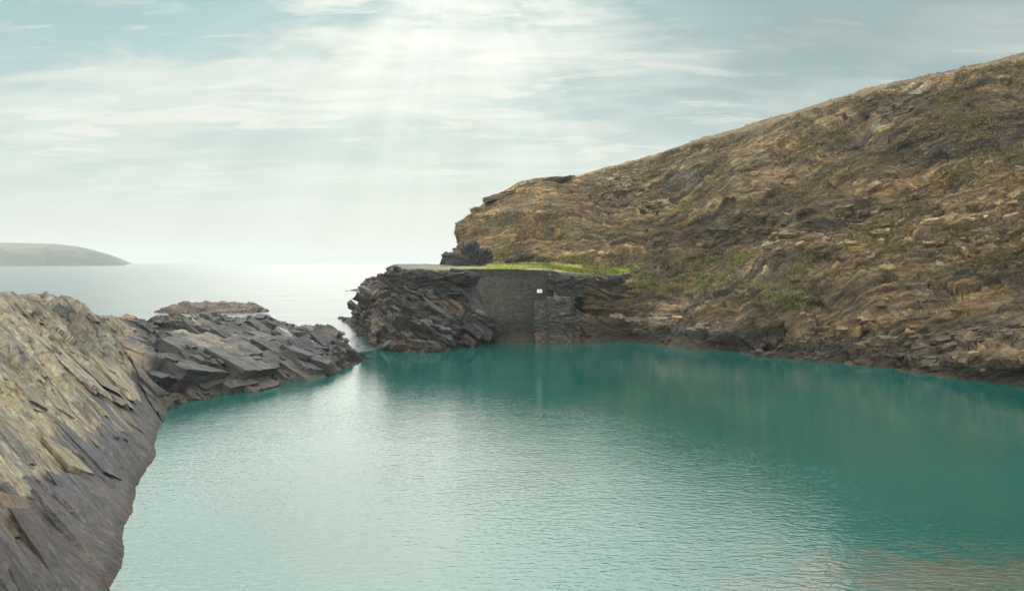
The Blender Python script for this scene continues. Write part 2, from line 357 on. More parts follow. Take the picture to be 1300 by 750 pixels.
vis = (vg > 1.05) * (vg < 8.6) * (px0 > 575) * (px0 < 1420)
prc = np.maximum.reduce([blob(px0, py0, 1200, 295, 150, 34, -5), blob(px0, py0, 1000, 300, 70, 26, 8), blob(px0, py0, 1150, 125, 60, 22, -20), blob(px0, py0, 1240, 440, 150, 36, 4), blob(px0, py0, 1010, 435, 160, 20, 6), blob(px0, py0, 800, 245, 60, 22, 15)])
clus = sstep(fbm(P, (5, 5, 3), 3, 160), -.1, .35)
h1 = pick(P, nn, c * 1.12, vis * prc * clus, 30, 21); h2 = pick(P, nn, c * 1.05, vis * (prc * 1.0 + .02 * clus), 380, 22); hs3 = pick(P, nn, c * 1.15, vis * (clus * (.15 + prc)), 900, 23)
ex = [slabs(*h1, Mh, (1.3, 1.1, .5), (3.4, 2.2, 1.1), 25, .34, .68, .2, 5, .12), slabs(*h2, Mh, (.7, .5, .22), (1.9, 1.2, .6), 26, .34, .62, .25, 3, .06), slabs(*hs3, Mh, (.3, .22, .12), (.95, .6, .3), 27, .3, .42, .5, 1, .02)]
rgc = np.random.RandomState(9); cx_ = rgc.uniform(628, 712, 46); cpx = np.array([W(x, np.interp(x, [628, 655, 690, 712], [252, 241.5, 231.5, 230]), np.interp(x, [628, 712], [173, 176])) for x in cx_])
Mc = np.stack([np.array([.97, .0, .22]), np.array([0., 1., 0.]), np.array([-.22, 0., .97])], 1)
ex.append(slabs(cpx, np.tile([[0, 0, 1.]], (46, 1)), np.tile([[.20, .155, .10]], (46, 1)), Mc, (3.0, 3.0, .5), (7.5, 6.0, 1.2), 39, .2, .62, .05, 5, .12))
hill = grid_mesh("hillside", P, hill_mat, colr=c, extra=cat(ex), bed=Q); tag(hill, kind='structure')
HILL = (P, nn, px0, py0, vg, grn_m)

# ================================================================== LEFT SLATE SLOPE
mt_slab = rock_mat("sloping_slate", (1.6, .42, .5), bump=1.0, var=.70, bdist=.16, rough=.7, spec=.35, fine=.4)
shore = [(-8.0, 8), (-10.2, 17)] + [tuple(Z(a, b)[:2]) for a, b in ((157, 750), (161, 721), (169, 667), (187, 611), (209, 550), (214, 520))] + [(-29.5, 71), (-31, 78)]
ridge = [(-28, 6, 15), (-34, 17, 15), (-37, 29, 14), (-38, 33, 13.2), (-38.5, 42, 11.6), tuple(W(-40, 373, 53)), tuple(W(8, 374, 60)), tuple(W(72, 381, 66)), tuple(W(118, 399, 72)), tuple(W(160, 412, 80))]
r0, r1, r2, r3, r4, r5, r6 = [], [], [], [], [], [], []
for (sx, sy), (rx, ry, rz) in zip(shore, ridge):
    s = np.array([sx, sy, 0.]); r = np.array([rx, ry, rz])
    r0.append(s + (r - s) * -.18 + np.array([0, 0, -.3])); r1.append(s)
    a = s + (r - s) * .33; a[2] += .25; b = s + (r - s) * .68; b[2] += .55
    r2.append(a); r3.append(b); r4.append(r)
    r5.append(r + np.array([-4, 1.5, -1.6])); r6.append(r + np.array([-16, 6, -rz - 1.5]))
wu = np.interp(np.linspace(0, 1, 700), [0, .08, .97, 1], [0, 1.6, 8.3, 9])
P, U, V = resample([r0, r1, r2, r3, r4, r5, r6], list(range(10)), 0, [12, 130, 150, 140, 20, 16], wu)
nrm = normals(P)
if nrm[300, 200][2] < 0: nrm = -nrm
vg = V[None, :] + 0 * U[:, None]; px0, py0 = proj(P)
act = 1
P = P + nrm * (fbm(P, (14, 14, 14), 3, 201) * .7)[..., None]
# in-plane axes: s along the shore, t up the slope; ribs run down the slope to the right
sdir = np.array([-.36, .93, 0.]); pn = np.cross(np.array([-.93, -.36, .84]), sdir); pn /= np.linalg.norm(pn)
def hit(px, py):
    d = ray(px, py); o_ = np.array([-21.0, 47.0, 0]); C0 = np.array([0, 0, H]); t = ((o_ - C0) @ pn) / (d @ pn); return C0 + d * t
ra = hit(130, 590) - hit(60, 512); ra /= np.linalg.norm(ra); rbv = np.cross(pn, ra); M = np.stack([ra, rbv, pn], 1)
Q = P @ M; Q[..., 1] += fbm(P, (14, 14, 14), 3, 210) * 1.1
rib = fbm(Q, (9, .9, 8), 5, 220, .6); rib2 = fbm(Q, (3.2, .22, 3), 4, 230, .6)
Qb = np.stack([Q[..., 0], Q[..., 2], Q[..., 1]], -1)
b1, i1 = blocks(Qb, (6.5, 50, .9), 240, .5); b2, i2 = blocks(Qb, (2.8, 50, .30), 250, .6); b3, i3 = blocks(Qb, (1.2, 50, .11), 255, 1.0)
upper = sstep(vg, 2.2, 3.6)
smooth_low = 1 - .45 * (1 - sstep(vg + .45 * fbm(P, (8, 8, 8), 3, 260), 1.9, 2.5))
crk = sstep(-np.abs(fbm(P, (5, 5, 5), 3, 270)), -.03, 0)
shf = .25 + .75 * sstep(vg, 1.05, 1.7)
dsp = (rib * .34 + b1 * .15 + b2 * .055 + b3 * .022 + rib2 * .08) * smooth_low * (1 + .1 * upper) * shf
vo, vid = voro(Q / np.array([3.5, 1.5, 1.5]), 281, 1.0)
rug = upper * .5 + blob(px0, py0, 90, 410, 70, 26, 25, .5); dsp += vo * .20 * rug
dsp -= blob(px0, py0, 8, 664, 26, 8, 12, .4) * sstep(pat_ := fbm(P, (1.5, 1.5, 1.5), 3, 277), -.8, .2) * 1.1; dsp -= blob(px0, py0, 20, 462, 40, 9, 18) * .5
P = P + nrm * dsp[..., None]
pat = fbm(Q, (7, 3, 5), 5, 290, .6); st = fbm(Q, (2.6, .3, 2), 5, 300, .6); pt2 = fbm(P, (2, 2, 2), 5, 310, .65)
c = const(P, (.092, .078, .082))
c = mixc(c, (.050, .042, .046), sstep(st, -.1, .4) * .6)
# boundary between pale lichened rock and grey washed rock runs from (30,660) up to (230,430)
bl = (px0 - 15) * .73 + (py0 - 655) * .68            # >0 : to the lower right
bl = bl + pat * 42 + st * 26
lich = 1 - sstep(bl, -12, 10)
warm = const(P, (.345, .275, .190)); warm = mixc(warm, (.345, .285, .165), sstep(pat + pt2 * .8 + blob(px0, py0, 40, 530, 80, 70, 40) * .4, .08, .5) * .75)
warm = mixc(warm, (.11, .09, .078), sstep(-st - pt2 * .3, .12, .42) * .85); warm = mixc(warm, (.20, .175, .165), sstep(fbm(Q, (9, 1.5, 6), 4, 320), .05, .35) * .5)
warm = mixc(warm, (.42, .37, .30), sstep(st, .22, .5) * .5)
c = c + (warm - c) * lich[..., None]
bluem = blob(px0, py0, 110, 560, 60, 110, 32, .5) * (1 - lich); c = mixc(c, (.125, .120, .142), bluem * .6)
c = mixc(c, (.085, .072, .068), blob(px0, py0, 95, 412, 85, 24, 24, .5) * sstep(pt2 + st, -.5, .4) * .8)
c = mixc(c, (.30, .29, .30), blob(px0, py0, 128, 425, 9, 40, -25, .5) * .5 * sstep(st, -.3, .3))
c = mixc(c, (.10, .070, .045), blob(px0, py0, 22, 655, 40, 16, 10) * .7)
c = mixc(c, (.34, .19, .09), blob(px0, py0, 35, 652, 26, 7, -30) * .6)
low = 1 - sstep(P[..., 2], .2, 2.6 + pt2 * 1.2); c = mixc(c, (.105, .085, .078), low * .6)
c = mixc(c, (.055, .042, .035), (1 - sstep(P[..., 2] + pt2 * .15, .08, .4)) * .8)
lm = (vg > 1.6) * (vg < 4.0) * (px0 > -120) * (px0 < 240)
g1 = pick(P, nrm, c, lm * sstep(vg, 1.9, 3.2) * (vg < 3.5), 24, 31); g2 = pick(P, nrm, c, lm * (.35 + sstep(vg, 1.7, 2.8)), 130, 32); g3 = pick(P, nrm, c * .7, lm * (.6 + sstep(vg, 1.7, 2.8)), 60, 33)
g4 = pick(P, nrm, c, (vg > 1.2) * (vg < 2.4) * (px0 > -60) * (px0 < 150), 90, 34)
ex = [slabs(*g4, M, (2.5, .5, .14), (7.0, 1.9, .34), 38, .3, .86, .04, 6, .03), slabs(*g1, M, (1.8, .35, .2), (5.0, 1.0, .5), 35, .22, .84, .06, 5, .04), slabs(*g2, M, (.6, .10, .08), (2.4, .30, .2), 36, .25, .82, .08, 3, .02), slabs(*g3, M, (.6, .08, .06), (2.4, .2, .12), 37, .25, .82, .08, 3, .02)]
slope = grid_mesh("rock_slope", P, mt_slab, colr=c, extra=cat(ex), bed=Q); tag(slope, kind='structure')

# ================================================================== BLOCKY SPUR
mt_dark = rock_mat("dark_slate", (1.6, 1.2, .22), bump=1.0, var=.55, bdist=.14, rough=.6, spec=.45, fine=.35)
keys = [120, 160, 190, 215, 250, 300, 345, 380, 410, 440, 462, 478]
sh = [(205, 535), (210, 527), (214, 521), (220, 514), (250, 508), (300, 498), (345, 487), (380, 482), (410, 475), (438, 469), (457, 461), (465, 456)]
brow = [(150, 430, 70), (165, 430, 71), (190, 436, 71), (215, 452, 71), (262, 455, 74), (310, 448, 79), (350, 448, 84), (385, 446, 88), (412, 444, 91), (436, 442, 95), (450, 447, 99), (461, 453, 102)]
top = [(110, 400, 76), (140, 402, 79), (172, 404, 84), (200, 398, 88), (238, 391, 92), (290, 396, 95), (332, 398, 97), (365, 408, 100), (398, 410, 104), (425, 421, 108), (443, 437, 107), (458, 449, 105)]
back = [(100, 402, 92), (130, 404, 95), (165, 407, 100), (205, 402, 106), (245, 397, 110), (295, 402, 113), (345, 405, 117), (370, 410, 118), (400, 412, 116), (426, 423, 114), (445, 439, 111), (460, 451, 107)]
rr = [[], [], [], [], [], [], []]
for k, s, b, t, bk in zip(keys, sh, brow, top, back):
    s0 = Z(*s); lo = s0 + np.array([.3, -1.0, -2.2]); B = W(*b); T = W(*t); K = W(*bk)
    if k > 190: B[2] -= .35; T[2] -= .75; K[2] -= .7
    mid = s0 * .45 + B * .55; mid[2] += .25; mid[1] -= .2
    m2 = B * .5 + T * .5; m2[2] += .1
    rr[0].append(lo); rr[1].append(s0); rr[2].append(mid); rr[3].append(B); rr[4].append(m2); rr[5].append(T); E = K.copy(); E[1] += 4; E[2] = -2.0; 
    rr[6].append(E)
P, U, V = resample(rr, keys, 560, [10, 60, 60, 60, 70, 40])
nrm = normals(P)
if nrm[300, 150][2] < 0: nrm = -nrm
vg = V[None, :] + 0 * U[:, None]; px0, py0 = proj(P)
M = frame((.50, -.22, .84)); Q = to(P, M)       # beds dip down to the right, towards the pool
Q = Q + np.stack([fbm(P, (9, 9, 9), 2, 401), fbm(P, (9, 9, 9), 2, 402), fbm(P, (9, 9, 9), 2, 403)], -1) * .8
endf = 1 - .55 * sstep(px0, 400, 470)
va, ia = voro(Q / np.array([5.2, 4.2, 2.4]), 410, .75); vb, ib = voro(Q / np.array([2.2, 1.9, .9]), 430, .8); vc, ic = voro(Q / np.array([.8, .8, .35]), 450, .8)
bA, jA = blocks(Q, (4.5, 3.6, 1.1), 460, .5); bB, jB = blocks(Q, (1.3, 1.1, .3), 470, .6)
def flatv(P, s, sx, sy, sz): 
    a = R(-28); x = P[..., 0] * math.cos(a) - P[..., 1] * math.sin(a); y = P[..., 0] * math.sin(a) + P[..., 1] * math.cos(a)
    return np.stack([x / sx, y / sy, P[..., 2] / sz], -1)
cA, kA = voro(flatv(P + bA[..., None] * .15, 0, 6.5, 5.0, 3.4), 411, .45, (-1.5, -1.1, .4)); cB, kB = voro(flatv(P, 0, 2.6, 2.1, 1.5), 431, .6, (-1.4, -1.0, .3))
lf = sstep(ug_ := U[:, None] + 0 * V[None, :], 165, 225)
up = (cA * .28 * endf + cB * .08) * sstep(vg, .3, 1.3) * (.15 + .85 * lf) * (1 - sstep(vg, 4.2, 4.9))
P[..., 2] += up; P[..., 1] -= up * .25
dsp = va * .55 * endf + vc * .07 + vb * .20 + bB * .08 + bA * .12 + fbm(P, (1.2, 1.2, 1.2), 4, 480) * .08
dsp -= blob(px0, py0, 212, 482, 36, 12, 38, .4) * 1.6
P = P + nrm * (dsp * sstep(vg, .3, 1.3) * (.3 + .7 * lf))[..., None]
ia = kA; ib = kB
pt2 = fbm(P, (2.5, 2.5, 2), 5, 490, .6); st = fbm(Q, (3, 3, .4), 4, 495, .6)
c = const(P, (.056, .049, .052)); c = mixc(c, (.034, .030, .033), sstep(ia + pt2 * .4, .5, .9) * .7); c = mixc(c, (.115, .101, .100), sstep(ib + pt2 * .4, .6, 1.0) * .6)
c = mixc(c, (.21, .180, .150), sstep(st + pt2 * .4, .2, .6) * .4)
c = mixc(c, (.26, .165, .10), blob(px0, py0, 163, 437, 17, 40, -35, .5) * sstep(pt2 + st * .6, -.25, .25) * .85)
c = mixc(c, (.27, .225, .150), blob(px0, py0, 250, 420, 40, 20, 35, .5) * sstep(st, -.1, .3) * .75)
c = mixc(c, (.25, .13, .075), blob(px0, py0, 160, 402, 40, 6, 3, .5) * .6)
c = mixc(c, (.23, .190, .165), blob(px0, py0, 400, 415, 60, 12, 8, .5) * sstep(pt2, -.3, .4) * .8)
c = mixc(c, (.62, .60, .58), blob(px0, py0, 384, 432, 24, 3, 3, .5) * sstep(pt2 + st, .1, .4) * .7)
c = mixc(c, (.085, .060, .045), (1 - sstep(P[..., 2] + pt2 * .4, .3, 1.5)) * .75)
rg = np.random.RandomState(77)
def pick(P, n_, c, mask, n, seed):
    rg = np.random.RandomState(seed); ar = np.linalg.norm(np.cross(np.gradient(P, axis=0), np.gradient(P, axis=1)), axis=-1) * mask
    i = rg.choice(ar.size, n, p=(ar / ar.sum()).reshape(-1)); return P.reshape(-1, 3)[i], n_.reshape(-1, 3)[i], c.reshape(-1, 3)[i]
Ms = np.stack([np.array([.86, -.30, -.41]), np.array([.33, .94, .0]), np.array([.39, -.135, .91])], 1)     # beds dip down to the right
mk = sstep(ug_, 205, 235) * (vg > .9) * (1 - sstep(px0, 385, 425)) * (vg < 5.0)
b1_ = pick(P, nrm, c, mk * (vg < 3.9), 34, 1); b2_ = pick(P, nrm, c, mk * (vg < 4.6), 80, 2); b3_ = pick(P, nrm, c, sstep(ug_, 170, 220) * (vg > .95) * (vg < 5.2) * (1 - .9 * sstep(px0, 420, 450)), 260, 3)
ex = [slabs(*b1_, Ms, (3.0, 2.8, 1.4), (6.4, 5.0, 2.6), 5, .36, .80, .16, 7, .14), slabs(*b2_, Ms, (1.2, 1.1, .6), (3.2, 2.6, 1.4), 6, .36, .68, .25, 4, .07), slabs(*b3_, Ms, (.5, .4, .2), (1.4, 1.1, .6), 7, .36, .62, .4, 3, .05)]
def cat(ex):
    o = 0; Q_ = []
    for v, q, c_, _ in ex: Q_.append(q + o); o += len(v)
    return np.concatenate([e[0] for e in ex]), np.concatenate(Q_), np.concatenate([e[2] for e in ex]), np.concatenate([e[3] for e in ex])
spur = grid_mesh("rock_spur", P, mt_dark, colr=c, smooth=False, extra=cat(ex), bed=Q)
tag(spur, "low spur of dark angular slate blocks between the pool and the islet", "rock spur")

# ================================================================== PLATFORM OUTCROP with its terrace
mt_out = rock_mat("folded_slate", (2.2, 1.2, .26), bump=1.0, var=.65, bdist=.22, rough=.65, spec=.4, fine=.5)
keys = [425, 440, 462, 480, 500, 506, 540, 575, 600, 640, 680, 720, 770, 805]
foot = [(436, 408), (456, 421), (477, 434), (490, 442), (505, 446), (512, 447), (545, 446), (580, 441), (608, 437), (640, 432), (680, 432), (720, 432), (770, 430), (805, 428)]
O = [[] for _ in range(8)]
def ok(f, fY, rest, bz=None):
    s0 = Z(*f) if fY is None else np.array([*W(f[0], 340, fY)[:2], 0.])
    O[0].append(s0 + np.array([0, -1.2, -2.2])); O[1].append(s0)
    pts = [W(*r) for r in rest]
    for i, p in enumerate(pts): O[2 + i].append(p)
ok(foot[0], None, [(437, 406, 165), (439, 405, 167), (440, 405, 169), (441, 405, 171), (442, 406, 173), (443, 412, 178)])
ok(foot[1], None, [(455, 414, 138), (453, 407, 144), (452, 403, 149), (452, 400, 153), (452, 401, 157), (454, 414, 163)])
ok(foot[2], None, [(470, 415, 121), (467, 395, 129), (464, 380, 136), (465, 364, 140), (466, 363, 144), (466, 412, 150)])
ok(foot[3], None, [(478, 420, 114), (478, 396, 120), (477, 374, 127), (476, 355, 133), (480, 355, 138), (483, 415, 148)])
ok(foot[4], None, [(500, 423, 111), (498, 396, 117), (496, 374, 122), (496, 359, 126), (497, 358, 132), (500, 410, 150)])
ok(foot[5], None, [(510, 422, 110.5), (507, 394, 116), (505, 366, 119), (504, 341, 121), (506, 337, 134), (510, 405, 155)])
ok(foot[6], None, [(542, 420, 110), (541, 394, 115), (540, 366, 118), (540, 342, 119.5), (538, 337, 142), (540, 400, 160)])
ok(foot[7], None, [(576, 418, 112), (575, 394, 117), (574, 366, 120), (573, 342.5, 121), (571, 337, 152), (571, 395, 166)])
ok(foot[8], None, [(610, 415, 116), (606, 390, 119), (601, 366, 121), (598, 343, 121.6), (600, 336.5, 156), (600, 380, 176)])
ok(foot[9], None, [(634, 412, 121.6), (622, 390, 122), (617, 366, 122.4), (615, 343, 122.6), (628, 335, 156), (630, 370, 178)])
ok(foot[10], 123.4, [(680, 412, 123.4), (680, 390, 123.5), (680, 366, 123.6), (680, 343.3, 123.7), (680, 333, 156), (680, 360, 178)])
ok(foot[11], 123.8, [(722, 412, 124.0), (722, 390, 124.2), (722, 366, 124.6), (722, 347, 124.9), (722, 332, 154), (722, 350, 178)])
ok(foot[12], 128, [(770, 412, 128), (770, 390, 128.2), (770, 366, 128.4), (770, 350, 128.8), (770, 332, 152), (770, 350, 178)])
ok(foot[13], 134, [(805, 412, 134), (805, 390, 134.2), (805, 366, 134.4), (805, 347, 134.8), (805, 331, 152), (805, 350, 178)])
P, U, V = resample(O, keys, 620, [8, 55, 60, 60, 60, 60, 14])
nrm = normals(P)
if nrm[300, 100][1] > 0: nrm = -nrm
vg = V[None, :] + 0 * U[:, None]; px0, py0 = proj(P)
flat = sstep(vg, 5.0, 5.12) * (1 - sstep(vg, 5.9, 6.1)) * sstep(px0, 498, 506)
upper = sstep(-py0, -378, -358) * sstep(px0, 500, 515)
M = frame((.42, .25, .87)); Q = to(P, M); Q[..., 2] += fbm(P, (14, 14, 14), 3, 501) * 2.8
M2 = frame((.05, .1, .99)); Q2 = to(P, M2)
va, ia = voro(Q / np.array([4.5, 4.5, 1.3]), 510, .8); vb, ib = voro(Q / np.array([1.8, 1.8, .5]), 530, .9); bB, jB = blocks(Q, (1.5, 1.3, .3), 540, .8)
b2, j2 = blocks(Q2, (3.0, 3.0, .45), 550, .4); b3, j3 = blocks(Q2, (.9, .9, .18), 560, .4)
rough_ = va * .95 + vb * .42 + bB * .15 + fbm(P, (5, 5, 5), 3, 570, ridge=True) * .6
cut = b2 * .22 + b3 * .10 + va * .15
keep = 1 - sstep(px0, 586 + 30 * sstep(py0, 390, 410), 600 + 32 * sstep(py0, 390, 410)) * (1 - .75 * sstep(px0, 714, 724))    # behind the wall: plain
dsp = (rough_ * (1 - upper) + cut * upper) * (1 - flat) * keep * sstep(vg, .3, 1.2) * (1 - sstep(vg, 6.2, 7))
dsp = dsp * (.25 + .75 * sstep(px0, 435, 505))
P = P + nrm * dsp[..., None]
P[..., 2] += flat * (fbm(P, (3, 3, 3), 4, 580) * .16) * sstep(vg, 5.0, 5.2)
pt2 = fbm(P, (2.5, 2.5, 1.5), 5, 590, .6); st = fbm(Q, (3, 3, .35), 5, 595, .6)
c = const(P, (.058, .048, .049)); c = mixc(c, (.22, .185, .188), sstep(st + pt2 * .3, .02, .4) * .7 * (1 - upper))
c = mixc(c, (.050, .041, .041), upper * (.85 - .3 * sstep(pt2, 0, .5))); c = mixc(c, (.052, .046, .045), sstep(ia + pt2 * .4, .6, .95) * .5)
c = mixc(c, (.15, .115, .060), blob(px0, py0, 500, 425, 34, 20, 0, .5) * sstep(pt2, -.2, .4) * .7)
c = mixc(c, (.30, .175, .08), blob(px0, py0, 568, 390, 12, 5, 0, .5) * .8)
c = mixc(c, (.24, .23, .255), blob(px0, py0, 568, 428, 16, 8, 35, .4) * .7); c = mixc(c, (.21, .16, .135), blob(px0, py0, 480, 370, 16, 14, 0, .5) * .5)
c = mixc(c, (.34, .31, .28), blob(px0, py0, 478, 434, 22, 6, 15, .5) * .6)
c = mixc(c, (.060, .043, .033), (1 - sstep(P[..., 2] + pt2 * .4, .2, 1.2)) * .75)
grs = const(P, (.32, .34, .06)); grs = mixc(grs, (.34, .27, .10), sstep(fbm(P, (4, 4, 4), 4, 600), 0, .4) * .7)
path = const(P, (.26, .245, .235))
gm = flat * sstep(px0 + pt2 * 25 + (P[..., 1] - 121) * 1.2, 615, 640)
c = mixc(c, (.155, .140, .130), flat); c = mixc(c, (.20, .20, .07), flat * blob(px0, py0, 545, 341, 26, 3.5, 0, .5) * .9)
c = c + (grs - c) * np.clip(gm + flat * .6 * blob(px0, py0, 600, 341, 40, 3, 0, .5), 0, 1)[..., None]
c = c + (path - c) * (flat * blob(px0, py0, 690, 344, 26, 2.6, 3, .5) * .9)[..., None]
Mo = np.stack([np.array([.80, .10, -.58]), np.array([.0, .98, .17]), np.array([.58, -.14, .80])], 1)
Mu = np.stack([np.array([1., 0, 0]), np.array([.0, 1., 0]), np.array([0, 0, 1.])], 1)
okm = (vg > 1.0) * (vg < 4.7) * (px0 < 592 + 38 * sstep(py0, 385, 405)) * (px0 > 452) * (1 - flat)
e1 = pick(P, nrm, c, okm * (1 - upper) * sstep(px0, 450, 490), 14, 11); e2 = pick(P, nrm, c, okm * (1 - upper), 90, 12); e3 = pick(P, nrm, c, okm * upper, 160, 13); e4 = pick(P, nrm, c, (px0 > 724) * (px0 < 805) * (vg > 1) * (vg < 4.8), 120, 14)
ex = [slabs(*e1, Mo, (2.4, 1.2, .6), (6.0, 2.4, 1.2), 15, .34, .85, .15, 6, .14), slabs(*e2, Mo, (.9, .4, .25), (2.8, 1.0, .6), 16, .34, .8, .22, 4, .07), slabs(*e3, Mu, (.8, .6, .25), (2.6, 1.4, .6), 17, .2, .5, .12, 4, .05), slabs(*e4, Mu, (.6, .6, .3), (2.2, 1.4, .8), 18, .3, .45, .3, 4, .05)]
ep = np.array([W(698 + 42 * a_, 350 + 34 * b_ * (.5 + .5 * a_), 121.0 + .6 * a_) for a_, b_ in rg.rand(45, 2)])
ex.append(slabs(ep, np.tile([[0, -1., 0]], (45, 1)), np.tile([[.062, .053, .050]], (45, 1)), Mu, (.5, .5, .3), (2.2, 1.4, .9), 19, .34, .4, .35, 4, .06))
outc = grid_mesh("rock_outcrop", P, mt_out, colr=c, smooth=False, extra=cat(ex), bed=Q)
tag(outc, "dark folded slate outcrop with a flat top, left of the masonry wall", "rock outcrop")
OUT = (P, flat, px0, py0, gm)

# ================================================================== QUARRY WALL
def wall_mat():
    m, nt, b = new_mat("weathered_masonry")
    geo = N(nt, 'ShaderNodeNewGeometry'); pos = geo.outputs['Position']
    at = N(nt, 'ShaderNodeAttribute', attribute_name='Col')
    n1 = noise_node(nt, mapping(nt, pos, (0, 0, 0), (1.6, 1, .35)), 1.2, 7, .65); n2 = noise_node(nt, pos, 4.0, 8, .7); 
    g = ramp(nt, n1.outputs[0], [(.3, .72), (.7, 1.3)]); c = mixrgb(nt, 'MULTIPLY', 1, at.outputs['Color'], g)
    g2 = ramp(nt, n2.outputs[0], [(.3, .7), (.7, 1.35)]); c = mixrgb(nt, 'MULTIPLY', 1, c, g2)
    nt.links.new(c, b.inputs['Base Color']); b.inputs['Roughness'].default_value = .85; b.inputs['Specular IOR Level'].default_value = .25
    bp = N(nt, 'ShaderNodeBump'); bp.inputs['Strength'].default_value = .6; bp.inputs['Distance'].default_value = .06
    nt.links.new(n2.outputs[0], bp.inputs['Height']); nt.links.new(bp.outputs[0], b.inputs['Normal'])
    return m
mt_wall = wall_mat()
def slab_grid(A, B, z0, z1, thick, mat, name, root, nu, nv, batter=.3, top_fn=None, bulge=0, seed=0, courses=.35, amp=.05, colfn=None):
    """a standing masonry body from A to B (xy), closed: front, top, back and ends in one sheet"""
    A = np.array(A, float); B = np.array(B, float); d = (B - A); L = np.linalg.norm(d); d /= L
    n = np.array([d[1], -d[0]]);  n = n if n[1] < 0 else -n
    s = np.linspace(0, 1, nu)
    prof = np.concatenate([np.linspace(0, 1, nv), np.full(6, 1.0), [0.0]]); back = np.concatenate([np.zeros(nv), np.linspace(0.1, 1, 6), [1.0]])
    Pg = np.zeros((nu, len(prof), 3)); isf = (back == 0)[None, :] * np.ones((nu, 1))
    for i, t in enumerate(s):
        zt = z1 if top_fn is None else top_fn(t)
        z = z0 + (zt - z0) * prof; off = batter * (1 - prof) * (1 - back) - thick * back
        Pg[i, :, 0] = A[0] + d[0] * L * t + n[0] * off; Pg[i, :, 1] = A[1] + d[1] * L * t + n[1] * off; Pg[i, :, 2] = z
    Qm = np.stack([Pg[..., 0] * d[0] + Pg[..., 1] * d[1], 0 * Pg[..., 0], Pg[..., 2]], -1)
    bb, jj = blocks(Qm, (courses * 2.2, 1, courses), seed, .5); b2_, j2_ = blocks(Qm, (courses * .9, 1, courses * .4), seed + 3, .5)
    dd = (bb * amp + b2_ * amp * .6 + fbm(Pg, (2.5, 2.5, 2.5), 4, seed + 9) * amp * 2 + bulge * fbm(Pg, (1.2, 1.2, .8), 4, seed + 12)) * isf
    Pg[..., 0] += n[0] * dd; Pg[..., 1] += n[1] * dd
    Pg[..., 2] += (prof > .97)[None, :] * fbm(Pg, (1.5, 1.5, 1.5), 4, seed + 19) * amp * 2
    # close the ends by extra columns
    e0 = Pg[:1].copy(); e1 = Pg[-1:].copy(); m0 = e0.mean(1, keepdims=True) * np.ones_like(e0); m1 = e1.mean(1, keepdims=True) * np.ones_like(e1)
    Pg = np.concatenate([m0, e0, Pg, e1, m1], 0); jj = np.concatenate([jj[:1], jj[:1], jj, jj[-1:], jj[-1:]], 0)
    o = grid_mesh(name, Pg, mat, colr=colfn(Pg, jj), smooth=False)
    return reparent(o, root)
wa = W(592, 341, 121.2); wb = W(718, 344, 121.9)
wroot = empty("quarry_wall", ((wa[0] + wb[0]) / 2, 121.7, 0))
tag(wroot, "tall dark weathered masonry wall rising from the far edge of the pool, rust brown at the waterline", "wall")
def wcol(P, jj):
    px, py = proj(P); p = fbm(P, (2, 2, 3), 5, 700, .6); q = fbm(P * np.array([1, 1, .2]), (.7, .7, .7), 4, 710)
    c = const(P, (.080, .066, .064))
    c = mixc(c, (.118, .110, .088), blob(px, py, 630, 376, 34, 30, 0, .5) * .85)
    c = mixc(c, (.150, .142, .125), blob(px, py, 604, 360, 8, 24, -15, .5) * .7)
    c = mixc(c, (.068, .052, .060), (1 - sstep(py, 347, 354)) * .8)
    c = mixc(c, (.050, .043, .036), sstep(py + p * 8, 398, 412) * .8)
    c = mixc(c, (.135, .085, .058), sstep(py + p * 6 + q * 8, 420, 428) * .75)
    c = c * (.60 + (jj - .5) * .2)[..., None]
    return c
topf = lambda t: np.interp(t, [0, .46, .9, 1], [W(592, 342, 121.2)[2], W(650, 342, 121.2)[2], W(706, 344.5, 121.8)[2], W(718, 352, 121.8)[2]])
slab_grid(wa[:2], wb[:2], -2, 10.8, 1.3, mt_wall, "masonry", wroot, 300, 200, .35, topf, .05, 720, .32, .022, wcol)
# stepped buttress right of the sign, two standing heights
def bcol(P, jj):
    px, py = proj(P); p = fbm(P, (1.5, 1.5, 1.5), 5, 730, .6)
    c = const(P, (.070, .060, .057)); c = mixc(c, (.15, .14, .128), sstep(p + jj * .5, .3, .7) * .5)
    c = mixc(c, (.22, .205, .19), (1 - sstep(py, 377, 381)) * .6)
    c = mixc(c, (.048, .042, .035), sstep(py + p * 8, 402, 412) * .7); c = mixc(c, (.135, .085, .058), sstep(py + p * 8, 420, 427) * .75)
    return c
a = W(678, 383, 120.3); b = W(700, 384, 120.5)
slab_grid(a[:2], b[:2], -2, 6.2, 1.8, mt_wall, "ledge", wroot, 60, 110, .3, lambda t: W(678 + 22 * t, 383 - 2 * t, 120.3)[2], .18, 740, .4, .10, bcol)
a = W(697, 377, 119.8); b = W(726, 377, 120.2)
slab_grid(a[:2], b[:2], -2, 6.8, 2.4, mt_wall, "buttress", wroot, 80, 120, .45, lambda t: W(697, 377.5 + 2.5 * max(0, t - .75) * 4 * 2, 119.8)[2], .22, 750, .45, .14, bcol)
a = W(722, 386, 120.4); b = W(742, 392, 121)
slab_grid(a[:2], b[:2], -2, 6.8, 2.6, mt_wall, "buttress", wroot, 60, 110, .45, lambda t: W(722, 386 + 12 * t, 120.4)[2], .3, 755, .45, .16, bcol)
a = W(703, 352, 121.2); b = W(730, 354, 121.4)
slab_grid(a[:2], b[:2], 4, 9.6, 1.2, mt_wall, "broken_masonry", wroot, 80, 80, .25, lambda t: W(703, 352.5 + 1.2 * math.sin(t * 5) + 5 * t, 121.2)[2], .25, 760, .5, .16, bcol)
